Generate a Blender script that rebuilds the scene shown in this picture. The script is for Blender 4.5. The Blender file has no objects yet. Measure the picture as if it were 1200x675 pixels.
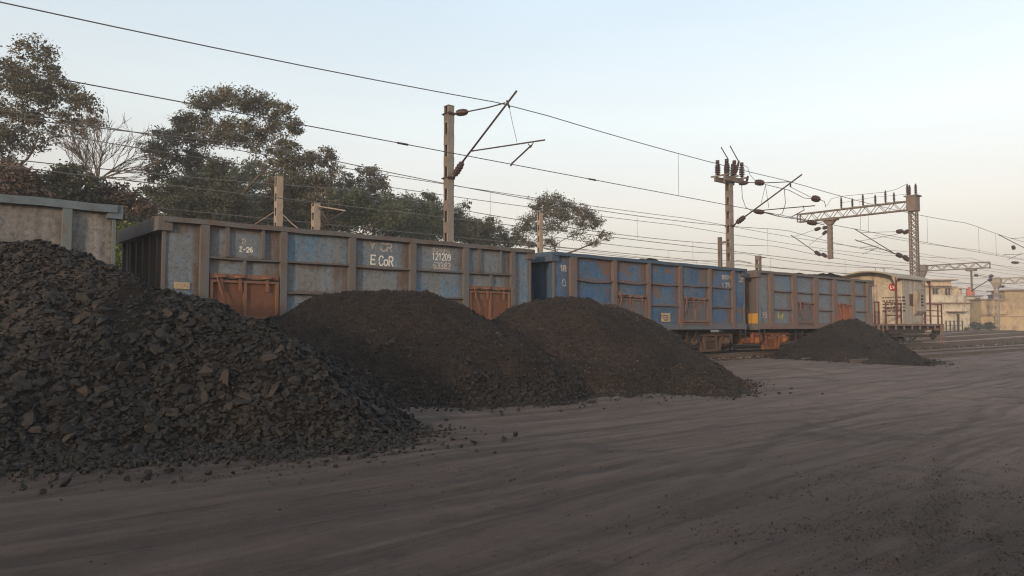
import bpy, bmesh, math, random
import numpy as np
from mathutils import Vector, Matrix
R = math.radians
sc = bpy.context.scene
COL = sc.collection
# ------------------------------------------------------------------ camera
FOC, HOR, EYE = 867.0, 381.5, 1.4
PITCH = math.atan((HOR - 337.5) / FOC)
cd = bpy.data.cameras.new('camera'); cam = bpy.data.objects.new('camera', cd); COL.objects.link(cam)
cd.sensor_width = 36; cd.lens = FOC / 1200 * 36; cd.clip_start = .05; cd.clip_end = 4000
cam.location = (0, 0, EYE); cam.rotation_euler = (R(90) + PITCH, 0, 0)
sc.camera = cam
# ------------------------------------------------------------------ sky, sun, exposure
SUN_EL, SUN_AZ = 9.0, 205.0          # azimuth clockwise from +Y: behind the camera, a little to the left
SUN_STR, EXPO = 0.85, 1.9
w = bpy.data.worlds.new('World'); sc.world = w; w.use_nodes = True
nt = w.node_tree; nt.nodes.clear()
out = nt.nodes.new('ShaderNodeOutputWorld')
sky = nt.nodes.new('ShaderNodeTexSky'); sky.sky_type = 'NISHITA'; sky.sun_disc = False
sky.sun_elevation = R(SUN_EL); sky.sun_rotation = R(SUN_AZ); sky.dust_density = 3.0; sky.air_density = 1.0
b1 = nt.nodes.new('ShaderNodeBackground'); b1.inputs[1].default_value = .085
nt.links.new(sky.outputs[0], b1.inputs[0])
tc = nt.nodes.new('ShaderNodeTexCoord'); sep = nt.nodes.new('ShaderNodeSeparateXYZ')
nt.links.new(tc.outputs['Generated'], sep.inputs[0])
ramp = nt.nodes.new('ShaderNodeValToRGB'); nt.links.new(sep.outputs['Z'], ramp.inputs[0])
cr = ramp.color_ramp
for i, (p, c) in enumerate([(0.0, (.55, .44, .40)), (.07, (.69, .565, .51)), (.15, (.88, .765, .68)), (.26, (.93, .94, .90)), (.42, (.76, .88, .96)), (.8, (.60, .69, .80))]):
    e = cr.elements[i] if i < 2 else cr.elements.new(p)
    e.position = p; e.color = (*c, 1)
# the side away from the low sun (left of view) is a little duller than the right
mp = nt.nodes.new('ShaderNodeMapRange'); nt.links.new(sep.outputs['X'], mp.inputs[0])
mp.inputs[1].default_value = -.6; mp.inputs[2].default_value = .6; mp.inputs[3].default_value = .88; mp.inputs[4].default_value = 1.08
mul = nt.nodes.new('ShaderNodeVectorMath'); mul.operation = 'SCALE'
nz = nt.nodes.new('ShaderNodeTexNoise'); nz.inputs['Scale'].default_value = 1.6; nz.inputs['Detail'].default_value = 3
nm = nt.nodes.new('ShaderNodeMapping'); nm.inputs['Scale'].default_value = (1, 1, 4); nt.links.new(tc.outputs['Generated'], nm.inputs[0]); nt.links.new(nm.outputs[0], nz.inputs['Vector'])
nr_ = nt.nodes.new('ShaderNodeMapRange'); nt.links.new(nz.outputs[0], nr_.inputs[0]); nr_.inputs[1].default_value = .3; nr_.inputs[2].default_value = .7; nr_.inputs[3].default_value = .96; nr_.inputs[4].default_value = 1.04
nq = nt.nodes.new('ShaderNodeMath'); nq.operation = 'MULTIPLY'; nt.links.new(mp.outputs[0], nq.inputs[0]); nt.links.new(nr_.outputs[0], nq.inputs[1])
nt.links.new(ramp.outputs[0], mul.inputs[0]); nt.links.new(nq.outputs[0], mul.inputs['Scale'])
b2 = nt.nodes.new('ShaderNodeBackground'); b2.inputs[1].default_value = .30
nt.links.new(mul.outputs[0], b2.inputs[0])
mx = nt.nodes.new('ShaderNodeMixShader'); mx.inputs[0].default_value = .75
nt.links.new(b1.outputs[0], mx.inputs[1]); nt.links.new(b2.outputs[0], mx.inputs[2]); nt.links.new(mx.outputs[0], out.inputs[0])
sd = bpy.data.lights.new('sun', 'SUN'); so = bpy.data.objects.new('sun', sd); COL.objects.link(so)
sd.energy = SUN_STR; sd.angle = R(4); sd.color = (1, .76, .52)
az, el = R(SUN_AZ), R(SUN_EL)
to_sun = Vector((math.sin(az) * math.cos(el), math.cos(az) * math.cos(el), math.sin(el)))
so.rotation_euler = to_sun.to_track_quat('Z', 'Y').to_euler()
sc.view_settings.view_transform = 'Standard'; sc.view_settings.look = 'None'
sc.view_settings.exposure = EXPO; sc.view_settings.gamma = 1; sc.view_settings.use_curve_mapping = False
sc.cycles.max_bounces = 6; sc.cycles.diffuse_bounces = 3; sc.cycles.volume_bounces = 0; sc.cycles.transparent_max_bounces = 16
sc.cycles.use_denoising = True; sc.cycles.denoising_prefilter = 'ACCURATE'; sc.cycles.pixel_filter_type = 'BLACKMAN_HARRIS'; sc.cycles.filter_width = 1.15

# ------------------------------------------------------------------ geometry frame of the place
CAM = Vector((0, 0, EYE)); CP, SP = math.cos(PITCH), math.sin(PITCH)
def ray(px, py):
    a, b = (px - 600) / FOC, (337.5 - py) / FOC
    return Vector((a, CP - b * SP, SP + b * CP))
def at(px, py, Y):
    d = ray(px, py); return CAM + d * (Y / d.y)
HEAD = math.atan(1000 / FOC)                       # heading of the railway from the view axis
U = Vector((math.sin(HEAD), math.cos(HEAD), 0)); N = Vector((-U.y, U.x, 0)); ANG = math.atan2(U.y, U.x)
P0 = at(187, HOR, 14.08); P0.z = 0
def T(s, o, z=0): return P0 + U * s + N * o + Vector((0, 0, z))
def ato(px, py, o):
    d = ray(px, py); return CAM + d * ((P0 + N * o - CAM).dot(N) / d.dot(N))
def ats(px, py, s):
    d = ray(px, py); return CAM + d * ((P0 + U * s - CAM).dot(U) / d.dot(U))
def so_of(p): q = p - P0; return q.dot(U), q.dot(N)
def sx(px, o=0, py=345): return so_of(ato(px, py, o))[0]
RT = .37                                           # rail head
def sstep(a, b, x):
    t = np.clip((x - a) / (b - a), 0, 1); return t * t * (3 - 2 * t)
def ground_so(s, o):
    return .2 * sstep(-7.5, -1.5, o) + .42 * sstep(48, 95, s)
def ground_xy(x, y):
    qx, qy = x - P0.x, y - P0.y
    return ground_so(qx * U.x + qy * U.y, qx * N.x + qy * N.y)
def gz(s, o): return float(ground_so(s, o))
def rise(s): return .42 * float(sstep(48, 95, s))

# ------------------------------------------------------------------ numpy noise
_rs = np.random.RandomState(7); _H = _rs.rand(256, 256)
def vnoise(x, y, seed=0):
    x = np.asarray(x, float) + seed * 17.31; y = np.asarray(y, float) + seed * 9.77
    xi, yi = np.floor(x).astype(int), np.floor(y).astype(int); fx, fy = x - xi, y - yi
    fx = fx * fx * (3 - 2 * fx); fy = fy * fy * (3 - 2 * fy)
    h = lambda a, b: _H[a % 256, b % 256]
    return (h(xi, yi) * (1 - fx) + h(xi + 1, yi) * fx) * (1 - fy) + (h(xi, yi + 1) * (1 - fx) + h(xi + 1, yi + 1) * fx) * fy - .5
def fbm(x, y, oct=4, seed=0):
    r = 0; a = 1
    for k in range(oct): r = r + a * vnoise(x * 2 ** k, y * 2 ** k, seed + k); a *= .5
    return r

# ------------------------------------------------------------------ object helpers
def tag(o, label=None, cat=None, group=None, kind=None):
    if label: o['label'] = label
    if cat: o['category'] = cat
    if group: o['group'] = group
    if kind: o['kind'] = kind
    return o
def empty(name, loc, rz=0.0, parent=None):
    o = bpy.data.objects.new(name, None); COL.objects.link(o); o.location = loc; o.rotation_euler = (0, 0, rz)
    o.empty_display_size = .3
    if parent: o.parent = parent
    return o
class Frame:
    def __init__(s, loc, rz): s.loc = Vector(loc); s.m = Matrix.Rotation(-rz, 3, 'Z')
    def __call__(s, p): return s.m @ (Vector(p) - s.loc)
class MB:
    def __init__(s): s.v = []; s.f = []; s.uv = {}; s.rnd = []; s.r = .5; s.sm = set()
    def add(s, vs, fs, smooth=False):
        b = len(s.v); s.v.extend([tuple(v) for v in vs]); s.rnd.extend([s.r] * len(vs))
        if smooth: s.sm.update(range(len(s.f), len(s.f) + len(fs)))
        s.f.extend([tuple(b + i for i in f) for f in fs]); return b
    def box(s, x0, x1, y0, y1, z0, z1):
        s.add([(x0, y0, z0), (x1, y0, z0), (x1, y1, z0), (x0, y1, z0), (x0, y0, z1), (x1, y0, z1), (x1, y1, z1), (x0, y1, z1)],
              [(0, 3, 2, 1), (4, 5, 6, 7), (0, 1, 5, 4), (1, 2, 6, 5), (2, 3, 7, 6), (3, 0, 4, 7)])
    def bar(s, p, q, w, h=None, up=(0, 0, 1)):
        p, q = Vector(p), Vector(q); h = h or w; d = (q - p).normalized(); up = Vector(up)
        if abs(d.dot(up)) > .95: up = Vector((1, 0, 0))
        a = d.cross(up).normalized() * (w / 2); b = a.cross(d).normalized() * (h / 2)
        s.add([p - a - b, p + a - b, p + a + b, p - a + b, q - a - b, q + a - b, q + a + b, q - a + b],
              [(0, 1, 2, 3), (7, 6, 5, 4), (0, 4, 5, 1), (1, 5, 6, 2), (2, 6, 7, 3), (3, 7, 4, 0)])
    def tube(s, pts, r, n=8, cap=True):
        pts = [Vector(p) for p in pts]; rs = r if isinstance(r, (list, tuple)) else [r] * len(pts)
        vs = []; ref = None
        for i, p in enumerate(pts):
            d = (pts[min(i + 1, len(pts) - 1)] - pts[max(i - 1, 0)]).normalized()
            if ref is None:
                ref = Vector((0, 0, 1)) if abs(d.z) < .9 else Vector((1, 0, 0))
            a = d.cross(ref).normalized(); b = a.cross(d)
            ref = b
            for k in range(n):
                t = 2 * math.pi * k / n; vs.append(p + (a * math.cos(t) + b * math.sin(t)) * rs[i])
        fs = [(i * n + k, i * n + (k + 1) % n, (i + 1) * n + (k + 1) % n, (i + 1) * n + k) for i in range(len(pts) - 1) for k in range(n)]
        if cap: fs += [tuple(range(n - 1, -1, -1)), tuple(range((len(pts) - 1) * n, len(pts) * n))]
        s.add(vs, fs, smooth=n > 5)
    def lathe(s, p, d, prof, n=12):      # prof: (t along d, radius)
        p = Vector(p); d = Vector(d).normalized()
        s.tube([p + d * t for t, r in prof], [r for t, r in prof], n)
    def prism(s, poly, axis, a0, a1):    # poly in the two other axes
        def mk(u, v, a): return {'x': (a, u, v), 'y': (u, a, v), 'z': (u, v, a)}[axis]
        n = len(poly)
        s.add([mk(u, v, a0) for u, v in poly] + [mk(u, v, a1) for u, v in poly],
              [tuple(range(n)), tuple(range(2 * n - 1, n - 1, -1))] + [(i, i + n, (i + 1) % n + n, (i + 1) % n) for i in range(n)])
    def build(s, name, mat, parent=None, fix=True, loc=None, rz=0):
        me = bpy.data.meshes.new(name); me.from_pydata(s.v, [], s.f); me.update()
        if len(s.v):
            a = me.attributes.new('rnd', 'FLOAT', 'POINT'); a.data.foreach_set('value', s.rnd)
        if True:
            fl = [i in s.sm for i in range(len(s.f))]; me.polygons.foreach_set('use_smooth', fl)
        if s.uv:
            ul = me.uv_layers.new(name='UVMap'); 
            for fi, uvs in s.uv.items():
                pl = me.polygons[fi]
                for k, li in enumerate(pl.loop_indices): ul.data[li].uv = uvs[k]
        if fix and len(s.f) < 20000:
            bm = bmesh.new(); bm.from_mesh(me); bmesh.ops.recalc_face_normals(bm, faces=bm.faces); bm.to_mesh(me); bm.free()
        me.materials.append(mat)
        o = bpy.data.objects.new(name, me); COL.objects.link(o)
        if parent: o.parent = parent
        if loc is not None: o.location = loc; o.rotation_euler = (0, 0, rz)
        return o
def np_mesh(name, V, F, mat, rnd=None, smooth=False, parent=None):
    me = bpy.data.meshes.new(name); nv, nf, k = len(V), len(F), F.shape[1]
    me.vertices.add(nv); me.vertices.foreach_set('co', np.asarray(V, np.float32).ravel())
    me.loops.add(nf * k); me.loops.foreach_set('vertex_index', F.astype(np.int32).ravel())
    me.polygons.add(nf); me.polygons.foreach_set('loop_start', np.arange(0, nf * k, k, dtype=np.int32))
    try: me.polygons.foreach_set('loop_total', np.full(nf, k, np.int32))
    except Exception: pass
    me.update(calc_edges=True); me.validate()
    me.shade_smooth() if smooth else me.shade_flat()
    if rnd is not None:
        a = me.attributes.new('rnd', 'FLOAT', 'POINT'); a.data.foreach_set('value', np.asarray(rnd, np.float32))
    me.materials.append(mat)
    o = bpy.data.objects.new(name, me); COL.objects.link(o)
    if parent: o.parent = parent
    return o

# ------------------------------------------------------------------ materials
class G:
    def __init__(s, name):
        s.m = bpy.data.materials.new(name); s.m.use_nodes = True; s.t = s.m.node_tree
        s.b = s.t.nodes['Principled BSDF']; s.b.inputs['Specular IOR Level'].default_value = .3
        s.geo = None
    def n(s, typ, **kw):
        x = s.t.nodes.new('ShaderNode' + typ)
        for k, v in kw.items(): setattr(x, k, v)
        return x
    def l(s, a, b): s.t.links.new(a, b)
    def set(s, inp, v):
        if hasattr(v, 'links') or isinstance(v, bpy.types.NodeSocket): s.l(v, inp)
        elif isinstance(v, (tuple, list)) and len(v) == 3 and len(inp.default_value) == 4: inp.default_value = (*v, 1)
        else: inp.default_value = v
    def coord(s, kind='Object', scale=(1, 1, 1), rot=0):
        tc = s.n('TexCoord'); mp = s.n('Mapping'); mp.inputs['Scale'].default_value = scale; mp.inputs['Rotation'].default_value = (0, 0, rot)
        if kind == 'World':
            g = s.n('NewGeometry'); s.l(g.outputs['Position'], mp.inputs[0])
        else: s.l(tc.outputs[kind], mp.inputs[0])
        return mp.outputs[0]
    def world_rail(s, scale):            # world position turned so that X runs along the railway
        g = s.n('NewGeometry'); a = s.n('Mapping'); a.inputs['Rotation'].default_value = (0, 0, -ANG); s.l(g.outputs['Position'], a.inputs[0])
        b = s.n('Mapping'); b.inputs['Scale'].default_value = scale; s.l(a.outputs[0], b.inputs[0]); return b.outputs[0]
    def noise(s, vec, scale, det=4, rough=.6, dist=0):
        x = s.n('TexNoise'); x.inputs['Scale'].default_value = scale; x.inputs['Detail'].default_value = det
        x.inputs['Roughness'].default_value = rough; x.inputs['Distortion'].default_value = dist
        if vec is not None: s.l(vec, x.inputs['Vector'])
        return x.outputs['Fac']
    def rr(s, v, a, b, c=0, d=1):
        x = s.n('MapRange'); s.l(v, x.inputs[0]); x.inputs[1].default_value = a; x.inputs[2].default_value = b
        x.inputs[3].default_value = c; x.inputs[4].default_value = d; return x.outputs[0]
    def mix(s, fac, a, b, mode='MIX'):
        x = s.n('Mix', data_type='RGBA', blend_type=mode); s.set(x.inputs[0], fac)
        s.set(x.inputs[6], a); s.set(x.inputs[7], b); return x.outputs[2]
    def math(s, op, a, b=0.0, c=None):
        x = s.n('Math', operation=op); s.set(x.inputs[0], a); s.set(x.inputs[1], b)
        if c is not None: s.set(x.inputs[2], c)
        return x.outputs[0]
    def ramp(s, v, stops):
        x = s.n('ValToRGB'); s.l(v, x.inputs[0]); e = x.color_ramp.elements
        for i, (p, c) in enumerate(stops):
            q = e[i] if i < 2 else e.new(p); q.position = p; q.color = (*c, 1)
        return x.outputs[0]
    def attr(s, name='rnd'):
        x = s.n('Attribute'); x.attribute_name = name; return x.outputs['Fac']
    def bump(s, v, strength=.5, dist=.02):
        x = s.n('Bump'); x.inputs['Strength'].default_value = strength; x.inputs['Distance'].default_value = dist
        s.l(v, x.inputs['Height']); s.l(x.outputs[0], s.b.inputs['Normal'])
    def done(s, col, rough=.8, metal=0):
        s.set(s.b.inputs['Base Color'], col); s.set(s.b.inputs['Roughness'], rough); s.b.inputs['Metallic'].default_value = metal
        return s.m
def weathered(name, a, b, rust=(.13, .055, .03), amt=.5, scale=2.0, rough=.8, bump=.3):
    g = G(name); c = g.coord(); n1 = g.noise(c, scale * 1.6, 7, .72); n2 = g.noise(g.coord(scale=(6, 6, .7)), 1.3, 6, .75)
    col = g.mix(g.rr(n1, .35, .65), a, b)
    m = g.rr(g.math('ADD', n1, n2), 1.22 - amt * .4, 1.36 - amt * .35)
    col = g.mix(m, col, rust); n3 = g.noise(c, 40, 3)
    col = g.mix(g.rr(n3, .3, .7, 0, .5), col, tuple(x * .5 for x in a)); g.bump(n3, bump, .01)
    return g.done(col, rough)
def leafmat(name, stops):
    g = G(name); v = g.attr(); col = g.ramp(v, stops)
    c = g.coord('World'); n = g.noise(c, .5, 3); col = g.mix(g.rr(n, .35, .65, 0, .5), col, stops[0][1])
    g.b.inputs['Roughness'].default_value = .65
    tr = g.n('BsdfTranslucent'); g.l(col, tr.inputs[0]); mx = g.n('MixShader'); mx.inputs[0].default_value = .25
    g.done(col, .65); o = g.t.nodes['Material Output']; g.l(g.b.outputs[0], mx.inputs[1]); g.l(tr.outputs[0], mx.inputs[2]); g.l(mx.outputs[0], o.inputs[0])
    return g.m
def panelmat(name, paint, paint2, grey, rust=(.16, .06, .03), rustamt=.5, dust=(.12, .10, .09), dustamt=.3):
    """painted sheet: two worn paint tones picked per sheet, rust creeping in from the sheet edges and in vertical runs"""
    g = G(name); c = g.coord(); r = g.attr()
    n1 = g.noise(c, 1.1, 8, .72); n2 = g.noise(g.coord(scale=(6, 6, .45)), 1.0, 7, .72); n3 = g.noise(c, 15, 6, .75); n4 = g.noise(c, 3.2, 7, .75)
    col = g.mix(g.rr(g.math('ADD', r, g.math('MULTIPLY', g.math('SUBTRACT', n4, .5), 1.2)), .15, .85), paint, paint2)
    col = g.mix(g.rr(g.math('ADD', n1, n2), .88, 1.16, 0, .95), col, grey)
    col = g.mix(g.rr(n2, .30, .46, .6, 0), col, tuple(min(1, x * 1.45 + .02) for x in paint))
    tcn = g.n('TexCoord'); sp = g.n('SeparateXYZ'); g.l(tcn.outputs['UV'], sp.inputs[0])
    u, v = sp.outputs[0], sp.outputs[1]
    eu = g.math('MAXIMUM', g.rr(u, .62, 1.0), g.rr(u, .22, 0.0, 0, .75)); ev = g.math('MAXIMUM', g.rr(v, .72, 1.0, 0, .9), g.rr(v, .22, 0.0, 0, .8))
    e = g.math('MAXIMUM', eu, ev)
    rm = g.math('ADD', g.math('MULTIPLY', e, .30), g.math('ADD', g.math('MULTIPLY', n2, .42), g.math('ADD', g.math('MULTIPLY', n4, .40), g.math('MULTIPLY', n3, .22))))
    rm = g.math('ADD', rm, g.math('MULTIPLY', g.math('SUBTRACT', r, .5), .16))
    k = .76 - rustamt * .2
    rc = g.mix(g.rr(n3, .35, .65), rust, tuple(x * .55 for x in rust))
    col = g.mix(g.rr(rm, k, k + .15, 0, .9), col, rc)
    dn = g.noise(c, 4.0, 6, .75)
    col = g.mix(g.rr(dn, .42, .66, 0, dustamt), col, dust)
    col = g.mix(g.rr(n3, .34, .50, .6, 0), col, (.025, .022, .022)); col = g.mix(g.rr(n3, .56, .70, 0, .35), col, tuple(min(1, x * 1.5 + .03) for x in dust))
    g.bump(g.math('ADD', n3, n4), .45, .02)
    return g.done(col, .72)
M = {}
M['steel_dark'] = weathered('steel_dark', (.035, .028, .026), (.055, .04, .035), (.10, .045, .03), .4)
M['mast'] = weathered('mast_paint', (.19, .15, .125), (.13, .11, .098), (.13, .075, .05), .45, 3)
M['mast_grey'] = weathered('mast_grey', (.25, .225, .20), (.18, .165, .15), (.15, .09, .06), .35, 3)
M['mast_concrete'] = weathered('mast_concrete', (.34, .27, .21), (.26, .21, .17), (.2, .13, .09), .3, 3)
M['tube'] = weathered('tube_steel', (.05, .038, .036), (.075, .05, .045), (.10, .05, .035), .4, 5)
M['insul'] = G('brown_porcelain').done((.045, .022, .02), .35)
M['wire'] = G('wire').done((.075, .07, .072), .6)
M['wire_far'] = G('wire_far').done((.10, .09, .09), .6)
M['rail'] = weathered('rail_steel', (.09, .07, .06), (.14, .11, .10), (.12, .06, .04), .4, 4)
M['bogie_brown'] = weathered('bogie_brown', (.10, .065, .05), (.06, .045, .04), (.16, .08, .05), .5, 5)
M['bogie_rust'] = weathered('bogie_rust', (.24, .085, .04), (.15, .065, .04), (.30, .12, .05), .6, 5)
M['bark'] = weathered('bark', (.12, .085, .06), (.07, .055, .045), (.16, .10, .07), .3, 6)
M['white_paint'] = None
def chipped(name, col, cover):
    g = G(name); c = g.coord(); n = g.noise(c, 26, 5, .75); n2 = g.noise(c, 5, 3)
    m = g.rr(g.math('ADD', g.math('MULTIPLY', n, .6), g.math('MULTIPLY', n2, .4)), .60 - cover * .22, .66 - cover * .22, 1, 0)
    m2 = g.math('SUBTRACT', 1.0, m)
    tr = g.n('BsdfTransparent'); mx = g.n('MixShader'); g.done(col, .8)
    o = g.t.nodes['Material Output']; g.l(m2, mx.inputs[0]); g.l(tr.outputs[0], mx.inputs[1]); g.l(g.b.outputs[0], mx.inputs[2]); g.l(mx.outputs[0], o.inputs[0])
    return g.m
M['white_paint'] = chipped('lettering_white', (.62, .58, .52), 1.0)
M['worn_paint'] = chipped('lettering_worn', (.40, .34, .29), .86)

# coal and dust
def coalmat(name, bias=0.0):
    g = G(name); v = g.attr(); c = g.coord('World')
    n = g.noise(c, .7, 3); n2 = g.noise(c, 22, 4, .7); g.b.inputs['Specular IOR Level'].default_value = .18
    val = g.math('ADD', g.math('MULTIPLY', v, .80), g.math('MULTIPLY', g.math('SUBTRACT', n, .5 - bias), .55))
    col = g.ramp(val, [(0, (.008, .008, .009)), (.30, (.014, .013, .013)), (.55, (.024, .020, .018)), (.76, (.040, .029, .024)), (.90, (.070, .045, .034)), (1, (.12, .08, .055))])
    col = g.mix(g.rr(n2, .45, .75, 0, .45), col, (.060, .052, .047))
    g.bump(n2, .4, .012); return g.done(col, .75)
M['coal_lump'] = coalmat('coal_lump'); M['coal_lump_brown'] = coalmat('coal_lump_brown', .25)
def heapmat(name, a, b, c3, sc1=.8):
    g = G(name); c = g.coord('World'); n1 = g.noise(c, sc1, 5, .65); n2 = g.noise(c, 42, 4, .85); n3 = g.noise(c, 9, 5, .75); n4 = g.noise(c, 20, 3, .8)
    g.b.inputs['Specular IOR Level'].default_value = .15
    rl = g.noise(g.world_rail((1.6, .45, .3)), 1.1, 5, .7); col = g.mix(g.rr(g.math('ADD', n1, rl), .86, 1.12), a, b); col = g.mix(g.rr(n3, .40, .56, .75, 0), col, tuple(x * .45 for x in a))
    col = g.mix(g.rr(n2, .54, .66, 0, .9), col, c3); col = g.mix(g.rr(n2, .34, .46, .8, 0), col, tuple(x * .3 for x in a))
    col = g.mix(g.rr(n4, .66, .70, 0, .8), col, tuple(x * 1.7 for x in c3))
    g.bump(g.math('ADD', n2, g.math('ADD', n3, n4)), 1.0, .05); return g.done(col, .92)
M['heap1'] = heapmat('coal_slab_heap', (.012, .011, .011), (.020, .017, .015), (.034, .028, .025))
M['heap2'] = heapmat('coal_fines', (.016, .014, .013), (.046, .031, .025), (.11, .082, .066))
M['heap3'] = heapmat('coal_fines_brown', (.019, .016, .014), (.052, .036, .029), (.12, .09, .072))
M['heap4'] = heapmat('coal_fines_grey', (.028, .023, .020), (.052, .040, .034), (.13, .10, .085))
def groundmat():
    g = G('dusty_ground'); c = g.coord('World')
    wv = g.n('TexNoise'); wv.inputs['Scale'].default_value = .12; g.l(g.coord('World'), wv.inputs['Vector'])
    def rail_bent(scale):                # ruts that wander a little either side of the railway's direction
        v0 = g.world_rail((1, 1, 1)); ad = g.n('VectorMath', operation='MULTIPLY_ADD'); g.l(wv.outputs['Color'], ad.inputs[0]); ad.inputs[1].default_value = (0, 1.7, 0); g.l(v0, ad.inputs[2])
        mq = g.n('Mapping'); mq.inputs['Scale'].default_value = scale; g.l(ad.outputs[0], mq.inputs[0]); return mq.outputs[0]
    st1 = g.noise(rail_bent((.030, 1, 1)), 1.5, 6, .62); st2 = g.noise(rail_bent((.05, 1, 1)), 6, 6, .7); st3 = g.noise(rail_bent((.055, 1, 1)), 15, 5, .75)
    big = g.noise(c, .16, 4, .6); fine = g.noise(c, 40, 5, .8); med = g.noise(c, 2.2, 6, .75)
    col = g.mix(g.rr(big, .35, .65), (.102, .077, .068), (.135, .105, .094))
    col = g.mix(g.rr(st1, .44, .62, 0, .5), col, (.048, .037, .033))
    col = g.mix(g.rr(st2, .50, .64, 0, .62), col, (.145, .122, .110)); col = g.mix(g.rr(st2, .36, .47, .65, 0), col, (.034, .027, .024))
    col = g.mix(g.rr(st3, .54, .68, 0, .38), col, (.15, .127, .113)); col = g.mix(g.rr(st3, .32, .46, .42, 0), col, (.026, .021, .019))
    st4 = g.noise(rail_bent((.09, 1, 1)), 36, 4, .75); col = g.mix(g.rr(st4, .56, .70, 0, .25), col, (.16, .136, .12)); col = g.mix(g.rr(st4, .30, .44, .3, 0), col, (.026, .021, .019))
    col = g.mix(g.rr(med, .55, .72, 0, .5), col, (.050, .040, .035))
    pat = g.noise(c, .33, 6, .75)
    col = g.mix(g.rr(pat, .55, .62, 0, .6), col, (.036, .031, .028))
    col = g.mix(g.rr(fine, .55, .72, 0, .6), col, (.16, .135, .12)); col = g.mix(g.rr(fine, .28, .44, .6, 0), col, (.022, .018, .016))
    g2 = g.n('NewGeometry'); d2 = g.n('VectorMath', operation='DISTANCE'); g.l(g2.outputs['Position'], d2.inputs[0]); d2.inputs[1].default_value = (3.4, 5.2, 0)
    col = g.mix(g.math('MULTIPLY', g.rr(g.math('ADD', d2.outputs['Value'], g.math('MULTIPLY', med, 2.6)), 2.0, 4.2, 1, 0), g.rr(fine, .35, .55, .9, .45)), col, (.024, .021, .019))   # gravelly dark patch
    gg = g.n('NewGeometry'); dd = g.n('VectorMath', operation='DISTANCE'); g.l(gg.outputs['Position'], dd.inputs[0]); dd.inputs[1].default_value = (-3.2, 5.0, 0)
    dust = g.math('ADD', g.rr(dd.outputs['Value'], 2.0, 15.0, .95, 0), g.math('MULTIPLY', g.math('SUBTRACT', med, .5), .6))
    col = g.mix(dust, col, (.42, .42, .44), 'MULTIPLY')      # coal dust trodden out from the slab heap
    g.bump(g.math('ADD', g.math('MULTIPLY', fine, .6), g.math('ADD', g.math('MULTIPLY', st2, .7), g.math('ADD', g.math('MULTIPLY', med, .6), g.math('MULTIPLY', st3, .5)))), .9, .03)
    rt = g.attr('rut'); col = g.mix(g.rr(rt, .1, .9, 0, .6), col, (.030, .025, .022)); col = g.mix(g.rr(rt, -.1, -.8, 0, .25), col, (.12, .10, .09))
    sc2 = g.n('VectorMath', operation='MULTIPLY'); g.l(col, sc2.inputs[0]); sc2.inputs[1].default_value = (1.30, 1.18, 1.10); col = sc2.outputs[0]
    return g.done(col, .95)
M['ground'] = groundmat()

# ------------------------------------------------------------------ ground: one sheet
def axis(lo, hi, step, far):
    a = np.arange(lo, hi, step); g = [step]
    while sum(g) < far: g.append(g[-1] * 1.22)
    c = np.cumsum(g); return np.concatenate([(lo - c)[::-1], a, hi + c])
gx, gy = axis(-12, 26, .085, 380), axis(2.6, 34, .085, 380)
X, Y = np.meshgrid(gx, gy)
qx, qy = X - P0.x, Y - P0.y; S_, O_ = qx * U.x + qy * U.y, qx * N.x + qy * N.y
Z = ground_so(S_, O_)
near = np.exp(-np.maximum(0, np.hypot(X, Y) - 25) / 15)
rut = fbm(S_ * .05, (O_ + 1.2 * fbm(S_ * .06, O_ * .06, 2, 12)) * 2.6, 4, 3) * .010 + fbm(S_ * .03, O_ * .55, 2, 9) * .022
RUT = np.zeros(X.shape); _rr = random.Random(42)
for k in range(30):                       # wheel ruts of the trucks that run along the heaps, in pairs
    o0 = -3.4 - k * .53 + _rr.uniform(-.3, .3); sl = _rr.uniform(-.05, .05); am, ph, wl = _rr.uniform(.2, .9), _rr.uniform(0, 6), _rr.uniform(16, 34); dp = _rr.uniform(.25, .85)
    for dd in (-.95, .95):
        c_ = O_ - (o0 + dd + sl * (S_ - 8) + am * np.sin(S_ / wl * 6.283 + ph)); fade = np.clip(.55 + 1.4 * vnoise(S_ * .16 + k * 3, S_ * 0 + k, 5), 0, 1)
        wv_ = 1 + .5 * vnoise(S_ * 1.3, O_ * 0 + k, 3); prof = np.exp(-(c_ / (.115 * wv_)) ** 2) - .45 * np.exp(-((np.abs(c_) - .21) / .09) ** 2)
        RUT += prof * dp * fade
RUT *= sstep(-2.2, -3.4, O_)
Z = Z - near * np.clip(RUT, -1, 1.3) * .012
Z = Z + near * (rut * sstep(-1.5, -4, O_) + fbm(X * .35, Y * .35, 3, 5) * .045 + fbm(X * 3.1, Y * 3.1, 3, 8) * .012)
def grid_faces(ny, nx):
    i = np.arange(ny * nx).reshape(ny, nx); return np.stack([i[:-1, :-1], i[:-1, 1:], i[1:, 1:], i[1:, :-1]], -1).reshape(-1, 4)
V = np.stack([X, Y, Z], -1).reshape(-1, 3)
gr = np_mesh('ground', V, grid_faces(*X.shape), M['ground'], smooth=True); tag(gr, kind='structure')
_a = gr.data.attributes.new('rut', 'FLOAT', 'POINT'); _a.data.foreach_set('value', RUT.ravel().astype(np.float32))

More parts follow.
